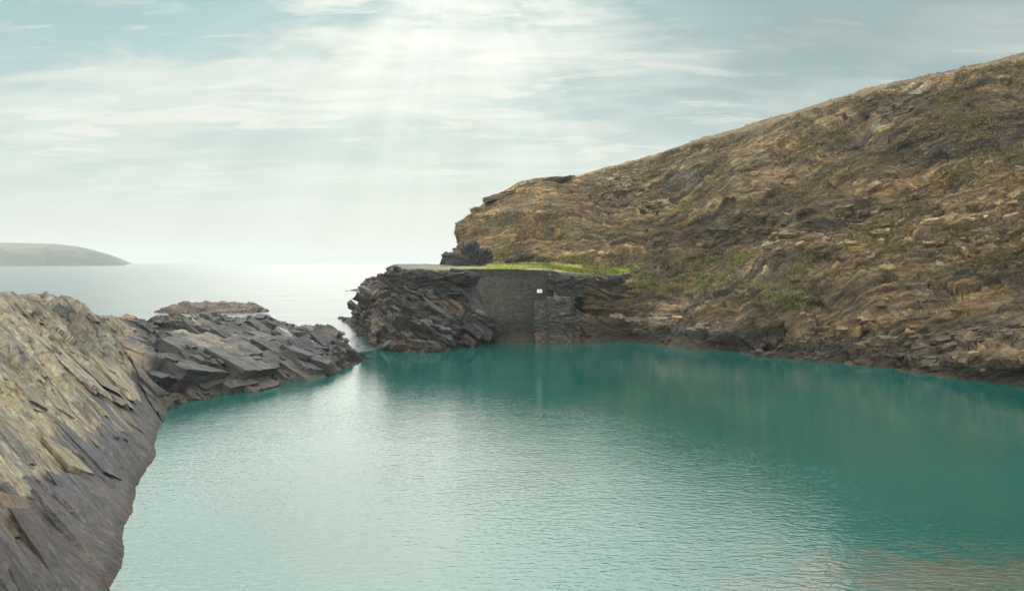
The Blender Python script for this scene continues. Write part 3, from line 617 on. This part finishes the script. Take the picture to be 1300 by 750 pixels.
# coping along the wall head
def ccol(P, jj): return mixc(const(P, (.13, .115, .108)), (.24, .225, .21), sstep(proj(P)[0], 655, 680) * .8)
a = W(592, 341, 121.1); b = W(704, 343, 121.75)
slab_grid(a[:2], b[:2], topf(0) - .02, topf(0) + .1, 1.1, mt_wall, "coping", wroot, 240, 6, 0, lambda t: topf(t * .88) + .09, .02, 770, .3, .03, ccol)

# sign
def plain(name, col, rough=.5, metal=0):
    m, nt, b = new_mat(name); geo = N(nt, 'ShaderNodeNewGeometry'); n = noise_node(nt, geo.outputs['Position'], 6, 5)
    g = ramp(nt, n.outputs[0], [(.3, .86), (.7, 1.08)]); nt.links.new(mixrgb(nt, 'MULTIPLY', 1, tuple(col), g), b.inputs['Base Color'])
    b.inputs['Roughness'].default_value = rough; b.inputs['Metallic'].default_value = metal; return m
def box_mesh(name, c, s, mat, parent, bev=.01):
    import bmesh
    bm = bmesh.new(); bmesh.ops.create_cube(bm, size=1)
    for v in bm.verts: v.co = Vector((v.co.x * s[0] + c[0], v.co.y * s[1] + c[1], v.co.z * s[2] + c[2]))
    if bev: bmesh.ops.bevel(bm, geom=bm.edges[:] , offset=bev, segments=2, affect='EDGES')
    me = bpy.data.meshes.new(name); bm.to_mesh(me); bm.free(); me.materials.append(mat)
    o = bpy.data.objects.new(name, me); COL.objects.link(o); o.parent = parent; return o
sp_ = W(685, 369.5, 121.1); sroot = empty("sign", tuple(sp_))
tag(sroot, "small white rectangular notice board fixed high on the dark wall", "sign")
box_mesh("board", (0, 0, 0), (.78, .05, .54), plain("white_board", (.80, .79, .78)), sroot)
box_mesh("emblem", (.02, -.031, .0), (.30, .008, .05), plain("faded_print", (.45, .43, .44)), sroot, 0)
box_mesh("emblem", (.02, -.031, .10), (.16, .008, .05), bpy.data.materials["faded_print"], sroot, 0)
for q in (-.3, .3): box_mesh("bracket", (q, .14, 0), (.05, .24, .42), plain("bracket_steel", (.2, .19, .18)), sroot, 0)

# ================================================================== RUINED BLOCK on the terrace, loose rocks
def rock(name, label, cat, base, size, seed, mat, col, group=None, rough=.22, strata=(.2, .1, .95), n=44, ang=1.1, rotz=0.0, parent=None, pw=.75):
    th = np.linspace(0, 2 * math.pi, n, endpoint=False)[:, None]; ph = np.linspace(-math.pi / 2, math.pi / 2, n // 2 + 4)[None, :]
    c_, s_ = np.sign(np.cos(th)) * np.abs(np.cos(th))**pw, np.sign(np.sin(th)) * np.abs(np.sin(th))**pw
    cz = np.abs(np.cos(ph))**pw; sz = np.sign(np.sin(ph)) * np.abs(np.sin(ph))**pw
    P = np.stack([c_ * cz * size[0] / 2, s_ * cz * size[1] / 2, (sz * .5 + .36) * size[2] + 0 * th], -1)
    nn_ = P - np.array([0, 0, size[2] * .3]); nn_ /= np.linalg.norm(nn_, axis=-1, keepdims=True) + 1e-6
    mean = (size[0] + size[1] + size[2]) / 3
    Q = to(P, frame(strata)); va, ia = voro(Q / (mean * np.array([.42, .42, .2])) + seed, seed, ang); vb, ib = voro(Q / (mean * np.array([.16, .16, .08])) + seed, seed + 40, ang)
    P = P + nn_ * ((va * rough * .5 + vb * rough * .22 + fbm(P + seed, (mean * .5,) * 3, 4, seed) * rough * .7) * mean * .8)[..., None]
    cc = const(P, col) * (.75 + .5 * ia)[..., None] * (.85 + .3 * ib)[..., None]
    cr, sr = math.cos(rotz), math.sin(rotz); X = P[..., 0] * cr - P[..., 1] * sr; Y = P[..., 0] * sr + P[..., 1] * cr; P[..., 0], P[..., 1] = X, Y
    P[:, 0] = P[:, 0].mean(0); P[:, -1] = P[:, -1].mean(0)
    o = grid_mesh(name, P, mat, colr=cc, smooth=False, close=True, bed=Q)
    if parent: o.parent = parent; o.location = tuple(np.array(base) - np.array(parent.location))
    else:
        o.location = tuple(base); tag(o, label, cat, group)
    return o
rb = W(595, 339, 137); rroot = empty("ruin", (rb[0], rb[1], W(595, 339.5, 137)[2]))
tag(rroot, "dark ruined stump of stonework standing on the platform in front of the hill's left end", "ruin")
def gz(px, Y): return np.array([W(px, 340, Y)[0], Y, W(px, 339, Y)[2] - .3])
k = 137 / F
rock("low_wall", None, None, gz(578, 137), (33 * k, 4, 23 * k), 11, mt_out, (.058, .050, .053), rough=.17, ang=1.5, parent=rroot, pw=.45, strata=(0, .1, 1))
rock("tall_wall", None, None, gz(598.5, 137), (24 * k, 4, 37 * k), 12, mt_out, (.046, .040, .042), rough=.26, ang=1.6, parent=rroot, pw=.6, strata=(0, .1, 1))
rock("end_wall", None, None, gz(615.5, 136), (19 * k, 4, 28 * k), 13, mt_out, (.034, .031, .032), rough=.22, ang=1.6, parent=rroot, pw=.6, strata=(0, .1, 1))
def on(px, py, Y): return W(px, py, Y)
for px, py, Y, w, h, sd, lb in ((648, 336.5, 139, 1.9, 1.5, 21, "small dark boulder on the grass terrace, nearest the ruin"), (687, 336, 140, 2.6, 1.5, 23, "flat dark boulder on the grass at the foot of the hill, midway along the terrace"),
                                (665, 333, 141.5, 3.2, 2.0, 22, "largest dark boulder set into the foot of the hill above the terrace grass")):
    rock("boulder", lb, "boulder", on(px, py, Y), (w, w * .8, h), sd, mt_out, (.075, .064, .062), group="boulders on the grass terrace")

# islet and rocks in the sea
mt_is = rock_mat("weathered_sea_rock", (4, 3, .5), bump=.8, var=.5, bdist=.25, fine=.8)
def islet(name, label, cat, pxs, tops, Y, depth, seed, col, low, group=None, nv=60, rough=.5):
    rs = [[], [], [], [], []]
    for x, t in zip(pxs, tops):
        T = W(x, t, Y); s = np.array([T[0], Y - depth * .5, 0])
        rs[0].append(s + np.array([0, -.5, -1.8])); rs[1].append(s); m = T.copy(); m[2] *= .6; m[1] = Y - depth * .25
        rs[2].append(m); rs[3].append(T); e = T.copy(); e[1] += depth * .5; e[2] = -1.8; rs[4].append(e)
    P, U, V = resample(rs, pxs, 260, [5, nv // 3, nv // 3, nv // 3])
    n_ = normals(P)
    if n_[130, nv // 2][2] < 0: n_ = -n_
    Q = to(P, frame((.35, 0, .94))); va, ia = voro(Q / np.array([4, 4, 1.0]), seed, .9); vb, ib = voro(Q / np.array([1.4, 1.4, .4]), seed + 5, .9)
    P = P + n_ * ((va * .32 + vb * .18 + fbm(P, (3, 3, 2), 4, seed + 9) * .3) * rough * 2)[..., None]
    p = fbm(P, (5, 5, 2), 4, seed + 20); c = const(P, col); c = mixc(c, low, 1 - sstep(P[..., 2] + p * .5, .3, 1.3)); c = mixc(c, np.array(col) * 1.5, sstep(p, .1, .5) * .5)
    o = grid_mesh(name, P, mt_is, colr=c); tag(o, label, cat, group); return o
islet("sea_islet", "low reddish brown rocky islet in the sea behind the dark spur", "islet", [203, 215, 235, 260, 290, 318, 334], [397, 390, 384.5, 383, 383, 384.5, 391], 196, 16, 800, (.15, .112, .098), (.08, .062, .054))
islet("sea_rock", "flat reddish rock awash just off the islet's right-hand end", "rock", [296, 308, 322, 338, 341], [393, 391, 390.5, 391.5, 394], 196, 6, 820, (.20, .15, .125), (.10, .075, .062), rough=.2)
islet("sea_rock", "small low dark rock far out in the sea left of the outcrop", "rock", [442, 447, 455, 462, 466], [370, 368.5, 367, 367.5, 370], 338, 10, 830, (.12, .10, .10), (.07, .06, .06), rough=.25)
for px, py, w, h, sd, lb in ((457, 426.5, 1.0, .7, 31, "tiny dark rock alone in the water of the channel"), (441, 407.5, 2.0, 1.0, 32, "jagged dark rock off the outcrop's seaward toe"),
                             (433, 404.5, 1.4, .6, 33, "smallest outermost rock off the outcrop's seaward toe"), (452, 416, 1.6, .8, 34, "low dark rock touching the outcrop's seaward toe"),
                             (468, 455, 1.0, .5, 35, "small wet rock at the very tip of the dark spur"), (478, 439, 1.2, .6, 36, "small pale brown rock at the channel's edge under the outcrop")):
    rock("shore_rock", lb, "rock", Z(px, py) - np.array([0, 0, .15]), (w, w * .8, h), sd, mt_out, (.085, .072, .068), group="rocks in the channel mouth")

# ================================================================== HEADLAND
pxs = [-420, -250, -120, 0, 38, 70, 98, 122, 141, 151, 157]; tops = [300, 303, 306, 308, 308.8, 310, 313.5, 320, 327.5, 331.5, 333.8]
rs = [[], [], [], [], [], []]
for x, t in zip(pxs, tops):
    Y = 3000 - (164 - x) * 1.2; T = W(x, t, Y + 120); s = Z(x, 333.5 + 0, 0) if False else np.array([W(x, 333, Y)[0], Y, -3.0])
    ch = max((T[2]) * .42, .5)
    rs[0].append(s); rs[1].append(np.array([s[0], Y + 5, 0.])); rs[2].append(np.array([s[0], Y + 25, ch])); rs[3].append(np.array([s[0], Y + 75, T[2] * .82]))
    rs[4].append(T); e = T.copy(); e[1] += 500; e[0] *= 1.25; e[2] = T[2] * .7; rs[5].append(e)
P, U, V = resample(rs, pxs, 420, [3, 24, 24, 24, 10])
n_ = normals(P)
if n_[100, 60][2] < 0: n_ = -n_
vg = V[None, :] + 0 * U[:, None]
P = P + n_ * (fbm(P, (60, 60, 40), 5, 900, ridge=True) * 7 * sstep(vg, .8, 1.6) * (1 - sstep(vg, 2.6, 3.4) * .8) * sstep(-U[:, None], -168, -120))[..., None]
c = const(P, (.12, .115, .065)); pt = fbm(P, (180, 180, 60), 4, 910); c = mixc(c, (.20, .17, .10), sstep(pt, -.1, .4)); c = mixc(c, (.05, .042, .038), (1 - sstep(vg + pt * .8, 2.0, 2.9)) * .85)
head = grid_mesh("headland", P, rock_mat("headland_ground", (90, 90, 30), bump=.6, var=.5, bdist=8, fine=25), colr=c); tag(head, kind='structure')

# ================================================================== WATER
def water_mat(name, lagoon):
    m, nt, b = new_mat(name)
    geo = N(nt, 'ShaderNodeNewGeometry'); pos = geo.outputs['Position']
    sep = N(nt, 'ShaderNodeSeparateXYZ'); nt.links.new(pos, sep.inputs[0]); x, y = sep.outputs[0], sep.outputs[1]
    if lagoon:
        n0 = noise_node(nt, pos, .05, 4, .5)
        c = mixrgb(nt, 'MIX', ramp(nt, n0.outputs[0], [(.35, 0.0), (.65, 1.0)]), (.003, .072, .062), (.005, .088, .076))
        # shallow brown ledge under water by the near right shore
        dx = math_node(nt, 'MULTIPLY', math_node(nt, 'SUBTRACT', x, 16.5), .095); dy = math_node(nt, 'MULTIPLY', math_node(nt, 'SUBTRACT', y, 28.8), .20)
        r = math_node(nt, 'SQRT', math_node(nt, 'ADD', math_node(nt, 'MULTIPLY', dx, dx), math_node(nt, 'MULTIPLY', dy, dy)))
        n4 = noise_node(nt, pos, .6, 6, .65); r = math_node(nt, 'ADD', r, math_node(nt, 'MULTIPLY', math_node(nt, 'SUBTRACT', n4.outputs[0], .5), 2.6))
        c = mixrgb(nt, 'MIX', ramp(nt, r, [(.2, .62), (1.1, 0.0)]), c, (.110, .080, .048))
    else:
        n0 = noise_node(nt, mapping(nt, pos, (0, 0, 0), (1, 2.5, 1)), .02, 5, .6)
        c = mixrgb(nt, 'MIX', n0.outputs[0], (.045, .070, .072), (.070, .100, .100))
    nt.links.new(c, b.inputs['Base Color'])
    b.inputs['IOR'].default_value = 1.88 if lagoon else 1.36
    b.inputs['Roughness'].default_value = .06 if lagoon else .18
    # ripples: long crests lying across the view, gusts make patches
    w1 = mapping(nt, pos, (0, 0, R(-8)), (.50, 1.0, 1)); w2 = mapping(nt, pos, (0, 0, R(24)), (.42, 1, 1)); w3 = mapping(nt, pos, (0, 0, R(-14)), (.5, 1, 1))
    a1 = noise_node(nt, w1, 3.2 if lagoon else .9, 3, .5, .5); a2 = noise_node(nt, w2, 6.5 if lagoon else 1.8, 2, .5, .4); a3 = noise_node(nt, w3, .5 if lagoon else .12, 2, .5)
    gust = noise_node(nt, pos, .045, 3, .5); ga = ramp(nt, gust.outputs[0], [(.3, .55), (.7, 1.15)])
    hgt = math_node(nt, 'ADD', math_node(nt, 'ADD', math_node(nt, 'MULTIPLY', a1.outputs[0], .55), math_node(nt, 'MULTIPLY', a2.outputs[0], .3)), math_node(nt, 'MULTIPLY', a3.outputs[0], .45))
    if lagoon:   # sheltered water under the cliffs is calmer
        sh_ = math_node(nt, 'ADD', math_node(nt, 'MULTIPLY', x, .010), math_node(nt, 'MULTIPLY', y, .012))
        calm = ramp(nt, sh_, [(.35, 1.0), (.75, .6), (1.15, .22)]); ga = math_node(nt, 'MULTIPLY', ga, calm)
    hgt = math_node(nt, 'MULTIPLY', hgt, ga)
    bp = N(nt, 'ShaderNodeBump'); bp.inputs['Strength'].default_value = 1.0; bp.inputs['Distance'].default_value = .062 if lagoon else .4
    nt.links.new(hgt, bp.inputs['Height']); nt.links.new(bp.outputs[0], b.inputs['Normal'])
    return m
lag = [(-8, -60)] + [(-9.6, 8)] + [tuple((Z(a, b)[:2])) for a, b in ((150, 760), (190, 560), (205, 500), (300, 470), (440, 450))]
divA = Z(462, 446)[:2]; divB = Z(500, 440)[:2]
lag = [(-60, -60), (-60, 40), (-60, 75), (-35, 85), (divA[0] - 4, divA[1] - 3), tuple(divA), tuple(divB), (-8, 130), (40, 135), (130, 110), (160, 40), (160, -60)]
lag_o = face_mesh("lagoon", [(x, y, 0.0) for x, y in lag], [list(range(len(lag)))[::-1]], water_mat("turquoise_pool_water", True)); tag(lag_o, kind='structure')
S = 9000
# the sea wraps round the far side of the pool
sea = [(-60, 75), (-35, 85), (divA[0] - 4, divA[1] - 3), tuple(divA), tuple(divB), (-8, 130), (40, 135), (S, 600), (S, S), (-S, S), (-S, 20), (-60, 40)]
sea_o = face_mesh("sea", [(x, y, 0.0) for x, y in sea], [list(range(len(sea)))], water_mat("sea_water", False)); tag(sea_o, kind='structure')
for o in (lag_o, sea_o):
    if o.data.polygons[0].normal.z < 0: o.data.flip_normals()

# ================================================================== GRASS
def leaf_mat():
    m, nt, b = new_mat("grass_blades"); at = N(nt, 'ShaderNodeAttribute', attribute_name='Col')
    nt.links.new(at.outputs['Color'], b.inputs['Base Color']); b.inputs['Roughness'].default_value = .7; b.inputs['Specular IOR Level'].default_value = .15
    b.inputs['Subsurface Weight'].default_value = 0.0
    return m
gmat = leaf_mat()
def tufts(name, pts, hs, cols, per=7, wid=.05, spread=.35):
    n = len(pts); rng = np.random.RandomState(3); Vv = np.zeros((n, per, 3, 3)); C = np.zeros((n, per, 3, 3))
    an = rng.rand(n, per) * 6.283; ln = rng.rand(n, per) * .6 + .15; rad = rng.rand(n, per) * spread * hs[:, None] * 1.4
    hx = hs[:, None] * (.5 + .6 * rng.rand(n, per))
    bx = pts[:, None, 0] + np.cos(an) * rad; by = pts[:, None, 1] + np.sin(an) * rad; bz = pts[:, None, 2] - .03 + 0 * an
    w = wid * (.6 + .8 * rng.rand(n, per)); ta = rng.rand(n, per) * 3.14
    for k, sg in ((0, -1), (1, 1)):
        Vv[:, :, k, 0] = bx + sg * np.cos(ta) * w; Vv[:, :, k, 1] = by + sg * np.sin(ta) * w; Vv[:, :, k, 2] = bz
    Vv[:, :, 2, 0] = bx + np.cos(an) * ln * hx; Vv[:, :, 2, 1] = by + np.sin(an) * ln * hx; Vv[:, :, 2, 2] = bz + hx
    C[...] = cols[:, None, None, :] * (.75 + .5 * rng.rand(n, per, 1, 1))
    me = bpy.data.meshes.new(name); m = n * per * 3
    me.vertices.add(m); me.vertices.foreach_set('co', Vv.reshape(-1).astype(np.float32)); me.loops.add(m); me.loops.foreach_set('vertex_index', np.arange(m, dtype=np.int32))
    me.polygons.add(n * per); me.polygons.foreach_set('loop_start', np.arange(0, m, 3, dtype=np.int32)); me.polygons.foreach_set('loop_total', np.full(n * per, 3, dtype=np.int32)); me.update(calc_edges=True)
    at = me.color_attributes.new('Col', 'FLOAT_COLOR', 'POINT'); c4 = np.ones((m, 4), np.float32); c4[:, :3] = C.reshape(-1, 3); at.data.foreach_set('color', c4.reshape(-1))
    me.materials.append(gmat); o = bpy.data.objects.new(name, me); COL.objects.link(o); return o
rng = np.random.RandomState(5)
P, flat, px0, py0, gm = OUT
w_ = (gm * (1 - blob(px0, py0, 690, 344, 28, 3.0, 3, .4))).reshape(-1); w_ = w_ * (px0.reshape(-1) < 800) ; cell = np.abs(np.gradient(P[..., 0], axis=0) * np.gradient(P[..., 1], axis=1)).reshape(-1)
w_ = np.clip(w_, 0, 1)**2 * cell; ii = rng.choice(len(w_), 9000, p=w_ / w_.sum()); pts = P.reshape(-1, 3)[ii] + rng.randn(9000, 3) * np.array([.12, .12, 0])
mm = fbm(pts, (5, 5, 5), 3, 1001)[:, None]; cols = np.where(rng.rand(9000, 1) < .25, np.array([[.36, .30, .11]]), np.array([[.29, .31, .06]])) * (1 + 1.1 * mm) * (.7 + .6 * rng.rand(9000, 1))
gr1 = tufts("grass", pts, .22 + .45 * rng.rand(9000)**2 + .25 * np.clip(mm[:, 0], 0, 1), cols, 7, .07); tag(gr1, "bright yellow green grass covering the terrace behind the wall", "grass", kind='stuff')
P, nn, px0, py0, vg, grn_m = HILL
inr = ((px0 > 575) & (px0 < 1400) & (vg > 3.6) & (vg < 9.2) & (nn[..., 2] > .15)).reshape(-1)
def hillpts(wt, n):
    w_ = wt.reshape(-1) * inr; i = rng.choice(len(w_), n, p=w_ / w_.sum()); return P.reshape(-1, 3)[i] + rng.randn(n, 3) * np.array([.08, .08, .02]), i
n = 9000; pts, ii = hillpts(grn_m**1.5 + .0001, n); cols = np.where(rng.rand(n, 1) < .4, np.array([[.25, .215, .09]]), np.array([[.19, .185, .06]])) * (.7 + .6 * rng.rand(n, 1))
gr2 = tufts("grass_tufts", pts, .2 + .35 * rng.rand(n)**2, cols, 7, .08, .6); tag(gr2, "olive green grass tufts growing in patches on the lower hillside", "grass", kind='stuff')
wt = sstep(fbm(P, (6, 6, 4), 4, 1010), -.1, .4) * sstep(nn[..., 2], .3, .7); n = 26000; pts, ii = hillpts(wt, n)
cols = np.array([[.20, .150, .075]]) * (.55 + .9 * rng.rand(n, 1)); cols = np.where(rng.rand(n, 1) < .3, np.array([[.13, .115, .05]]), cols)
gr3 = tufts("heather", pts, .15 + .3 * rng.rand(n)**2, cols, 6, .08, .7); tag(gr3, "dry brown heath and dead grass clinging to the open hillside", "heath", kind='stuff')

# ================================================================== AIR
import bmesh
bm = bmesh.new(); bmesh.ops.create_cube(bm, size=1); HZ = 9400
for v in bm.verts: v.co = Vector((v.co.x * 2 * HZ, v.co.y * 2 * HZ, -4 + (v.co.z + .5) * 134))
me = bpy.data.meshes.new("haze"); bm.to_mesh(me); bm.free()
hz = bpy.data.objects.new("haze", me); COL.objects.link(hz); hz['kind'] = 'stuff'
hm = bpy.data.materials.new("sea_haze"); hm.use_nodes = True; nt = hm.node_tree; nt.nodes.clear()
out = nt.nodes.new('ShaderNodeOutputMaterial'); pv = nt.nodes.new('ShaderNodeVolumePrincipled'); pv.inputs['Color'].default_value = (.93, .95, .97, 1); pv.inputs['Density'].default_value = .00016
pv.inputs['Anisotropy'].default_value = .25
nt.links.new(pv.outputs[0], out.inputs['Volume']); me.materials.append(hm)

# ================================================================== SKY
SUN_EL, SUN_AZ = R(24), R(-4)       # azimuth from +Y, positive to the right
sdir = Vector((math.sin(SUN_AZ) * math.cos(SUN_EL), math.cos(SUN_AZ) * math.cos(SUN_EL), math.sin(SUN_EL)))
wld = bpy.data.worlds.new("World"); scene.world = wld; wld.use_nodes = True
nt = wld.node_tree; nt.nodes.clear()
wo = N(nt, 'ShaderNodeOutputWorld'); bg = N(nt, 'ShaderNodeBackground'); nt.links.new(bg.outputs[0], wo.inputs[0]); bg.inputs[1].default_value = .1
sky = N(nt, 'ShaderNodeTexSky', sky_type='NISHITA'); sky.sun_disc = False; sky.sun_elevation = SUN_EL; sky.sun_rotation = SUN_AZ; sky.air_density = 1.0; sky.dust_density = 1.5; sky.ozone_density = 1.5
tc = N(nt, 'ShaderNodeTexCoord'); dirv = tc.outputs['Generated']
sx = N(nt, 'ShaderNodeSeparateXYZ'); nt.links.new(dirv, sx.inputs[0]); dx, dy, dz = sx.outputs
zz = math_node(nt, 'MAXIMUM', dz, 0.0)
def dotn(v):
    n = N(nt, 'ShaderNodeVectorMath', operation='DOT_PRODUCT'); nt.links.new(dirv, n.inputs[0]); n.inputs[1].default_value = v; return n.outputs['Value']
cs = dotn(tuple(sdir)); csp = math_node(nt, 'MAXIMUM', cs, 0.0)
glow1 = math_node(nt, 'POWER', csp, 75.0); glow2 = math_node(nt, 'POWER', csp, 9.0)
# cloud deck seen in perspective
inv = math_node(nt, 'DIVIDE', 1.0, math_node(nt, 'ADD', zz, .10))
cv = N(nt, 'ShaderNodeCombineXYZ'); nt.links.new(math_node(nt, 'MULTIPLY', dx, inv), cv.inputs[0]); nt.links.new(math_node(nt, 'MULTIPLY', dy, inv), cv.inputs[1])
cm = N(nt, 'ShaderNodeMapping'); cm.inputs['Location'].default_value = (3.7, 1.3, 0); cm.inputs['Scale'].default_value = (.55, 1.0, 1); nt.links.new(cv.outputs[0], cm.inputs[0])
c1 = noise_node(nt, cm.outputs[0], 1.0, 9, .56, .35); c2 = noise_node(nt, cm.outputs[0], 2.3, 9, .6, .8); c3 = noise_node(nt, cm.outputs[0], .45, 3, .5)
cl = math_node(nt, 'ADD', math_node(nt, 'MULTIPLY', c1.outputs[0], .65), math_node(nt, 'MULTIPLY', c2.outputs[0], .35))
rightness = math_node(nt, 'DIVIDE', dx, math_node(nt, 'MAXIMUM', math_node(nt, 'ABSOLUTE', dy), .05))
white = ramp(nt, cl, [(.46, 0.0), (.53, .75), (.62, 1.0)])
base = ramp(nt, zz, [(0, (.78, .77, .75)), (.10, (.58, .69, .64)), (.20, (.44, .60, .59)), (.30, (.32, .52, .54)), (.45, (.42, .53, .565)), (1, (.48, .54, .57))])
skc = N(nt, 'ShaderNodeVectorMath', operation='SCALE'); nt.links.new(sky.outputs[0], skc.inputs[0]); skc.inputs['Scale'].default_value = .1
col = mixrgb(nt, 'MIX', .95, skc.outputs[0], base)
grey = mixrgb(nt, 'MIX', ramp(nt, c3.outputs[0], [(.35, 0.0), (.65, 1.0)]), (.21, .30, .315), (.31, .41, .42))
gmask = math_node(nt, 'MULTIPLY', ramp(nt, rightness, [(.0, 0.0), (.35, 1.0)]), ramp(nt, zz, [(.08, 0.0), (.25, .9)]))
col = mixrgb(nt, 'MIX', gmask, col, grey)
c5 = noise_node(nt, mapping(nt, cm.outputs[0], (0, 0, .1), (1.0, 1.6, 1)), 3.4, 12, .62, .5)
puf = math_node(nt, 'MULTIPLY', ramp(nt, math_node(nt, 'ADD', math_node(nt, 'MULTIPLY', c5.outputs[0], .6), math_node(nt, 'MULTIPLY', c1.outputs[0], .4)), [(.53, 0.0), (.575, .8), (.66, 1.0)]), ramp(nt, zz, [(.05, 0.0), (.12, .8), (.5, .6)]))
wmask = math_node(nt, 'MULTIPLY', white, math_node(nt, 'SUBTRACT', ramp(nt, zz, [(.02, 0.0), (.12, .5), (.3, 1.0)]), math_node(nt, 'MULTIPLY', gmask, .75)), clamp=True)
col = mixrgb(nt, 'MIX', wmask, col, (.86, .88, .80)); col = mixrgb(nt, 'MIX', math_node(nt, 'MULTIPLY', math_node(nt, 'MULTIPLY', puf, .75), math_node(nt, 'SUBTRACT', 1.0, math_node(nt, 'MULTIPLY', gmask, .9))), col, (.93, .91, .81))
def addc(a, fac, c_):
    s = N(nt, 'ShaderNodeVectorMath', operation='SCALE'); s.inputs[0].default_value = c_; nt.links.new(fac, s.inputs['Scale'])
    n = N(nt, 'ShaderNodeVectorMath', operation='ADD'); nt.links.new(a, n.inputs[0]); nt.links.new(s.outputs[0], n.inputs[1]); return n.outputs[0]
# sunbeams fan out from the sun: brightness varies with the angle round it
t1 = Vector((1, 0, 0)) - sdir * sdir.x; t1.normalize(); t2 = sdir.cross(t1)
u_ = dotn(tuple(t1)); v_ = dotn(tuple(t2)); ang = N(nt, 'ShaderNodeMath', operation='ARCTAN2'); nt.links.new(v_, ang.inputs[0]); nt.links.new(u_, ang.inputs[1])
an = N(nt, 'ShaderNodeTexNoise', noise_dimensions='1D'); an.inputs['Scale'].default_value = 3.6; an.inputs['Detail'].default_value = 3; nt.links.new(ang.outputs[0], an.inputs['W'])
beam = ramp(nt, an.outputs[0], [(.35, 0.0), (.68, 1.0)])
beam = math_node(nt, 'MULTIPLY', math_node(nt, 'MULTIPLY', beam, math_node(nt, 'POWER', csp, 5.0)), .085)
col = addc(col, beam, (1.0, 1.0, .93))
g1 = math_node(nt, 'MULTIPLY', glow1, math_node(nt, 'ADD', .10, math_node(nt, 'MULTIPLY', math_node(nt, 'MAXIMUM', ramp(nt, cl, [(.50, 0.0), (.60, 1.0)]), puf), .9)))
col = addc(col, math_node(nt, 'MULTIPLY', g1, .36), (1.0, .97, .88))
col = addc(col, math_node(nt, 'MULTIPLY', glow2, .0), (1.0, .99, .92))
# sky overhead and behind the viewer brightened, as added fill for land and water
hi = ramp(nt, zz, [(.33, 0.0), (.45, .55), (.65, 1.0)]); bk = ramp(nt, math_node(nt, 'MULTIPLY', dy, -1.0), [(0, 0.0), (.5, 1.0)])
br = math_node(nt, 'ADD', 1.0, math_node(nt, 'ADD', math_node(nt, 'MULTIPLY', hi, 2.8), math_node(nt, 'MULTIPLY', bk, .8)))
bs = N(nt, 'ShaderNodeVectorMath', operation='SCALE'); nt.links.new(col, bs.inputs[0]); nt.links.new(br, bs.inputs['Scale']); col = mixrgb(nt, 'MULTIPLY', math_node(nt, 'MAXIMUM', hi, bk), bs.outputs[0], (1.03, 1.0, .97))
sc10 = N(nt, 'ShaderNodeVectorMath', operation='SCALE'); nt.links.new(col, sc10.inputs[0]); sc10.inputs['Scale'].default_value = 10.0
nt.links.new(sc10.outputs[0], bg.inputs[0])

sl = bpy.data.lights.new("sun", 'SUN'); so = bpy.data.objects.new("sun", sl); COL.objects.link(so)
sl.energy = .65; sl.angle = R(50); sl.color = (1.0, .94, .84)
so.rotation_euler = (-sdir).to_track_quat('-Z', 'Y').to_euler()

# ================================================================== render settings
scene.render.engine = 'CYCLES'
scene.view_settings.view_transform = 'Standard'; scene.view_settings.look = 'None'; scene.view_settings.exposure = 0.0; scene.view_settings.gamma = 1
cy = scene.cycles; cy.use_denoising = True; cy.denoising_prefilter = 'ACCURATE'; cy.max_bounces = 6; cy.diffuse_bounces = 3; cy.glossy_bounces = 3; cy.volume_bounces = 2; cy.transmission_bounces = 2
cy.use_adaptive_sampling = False
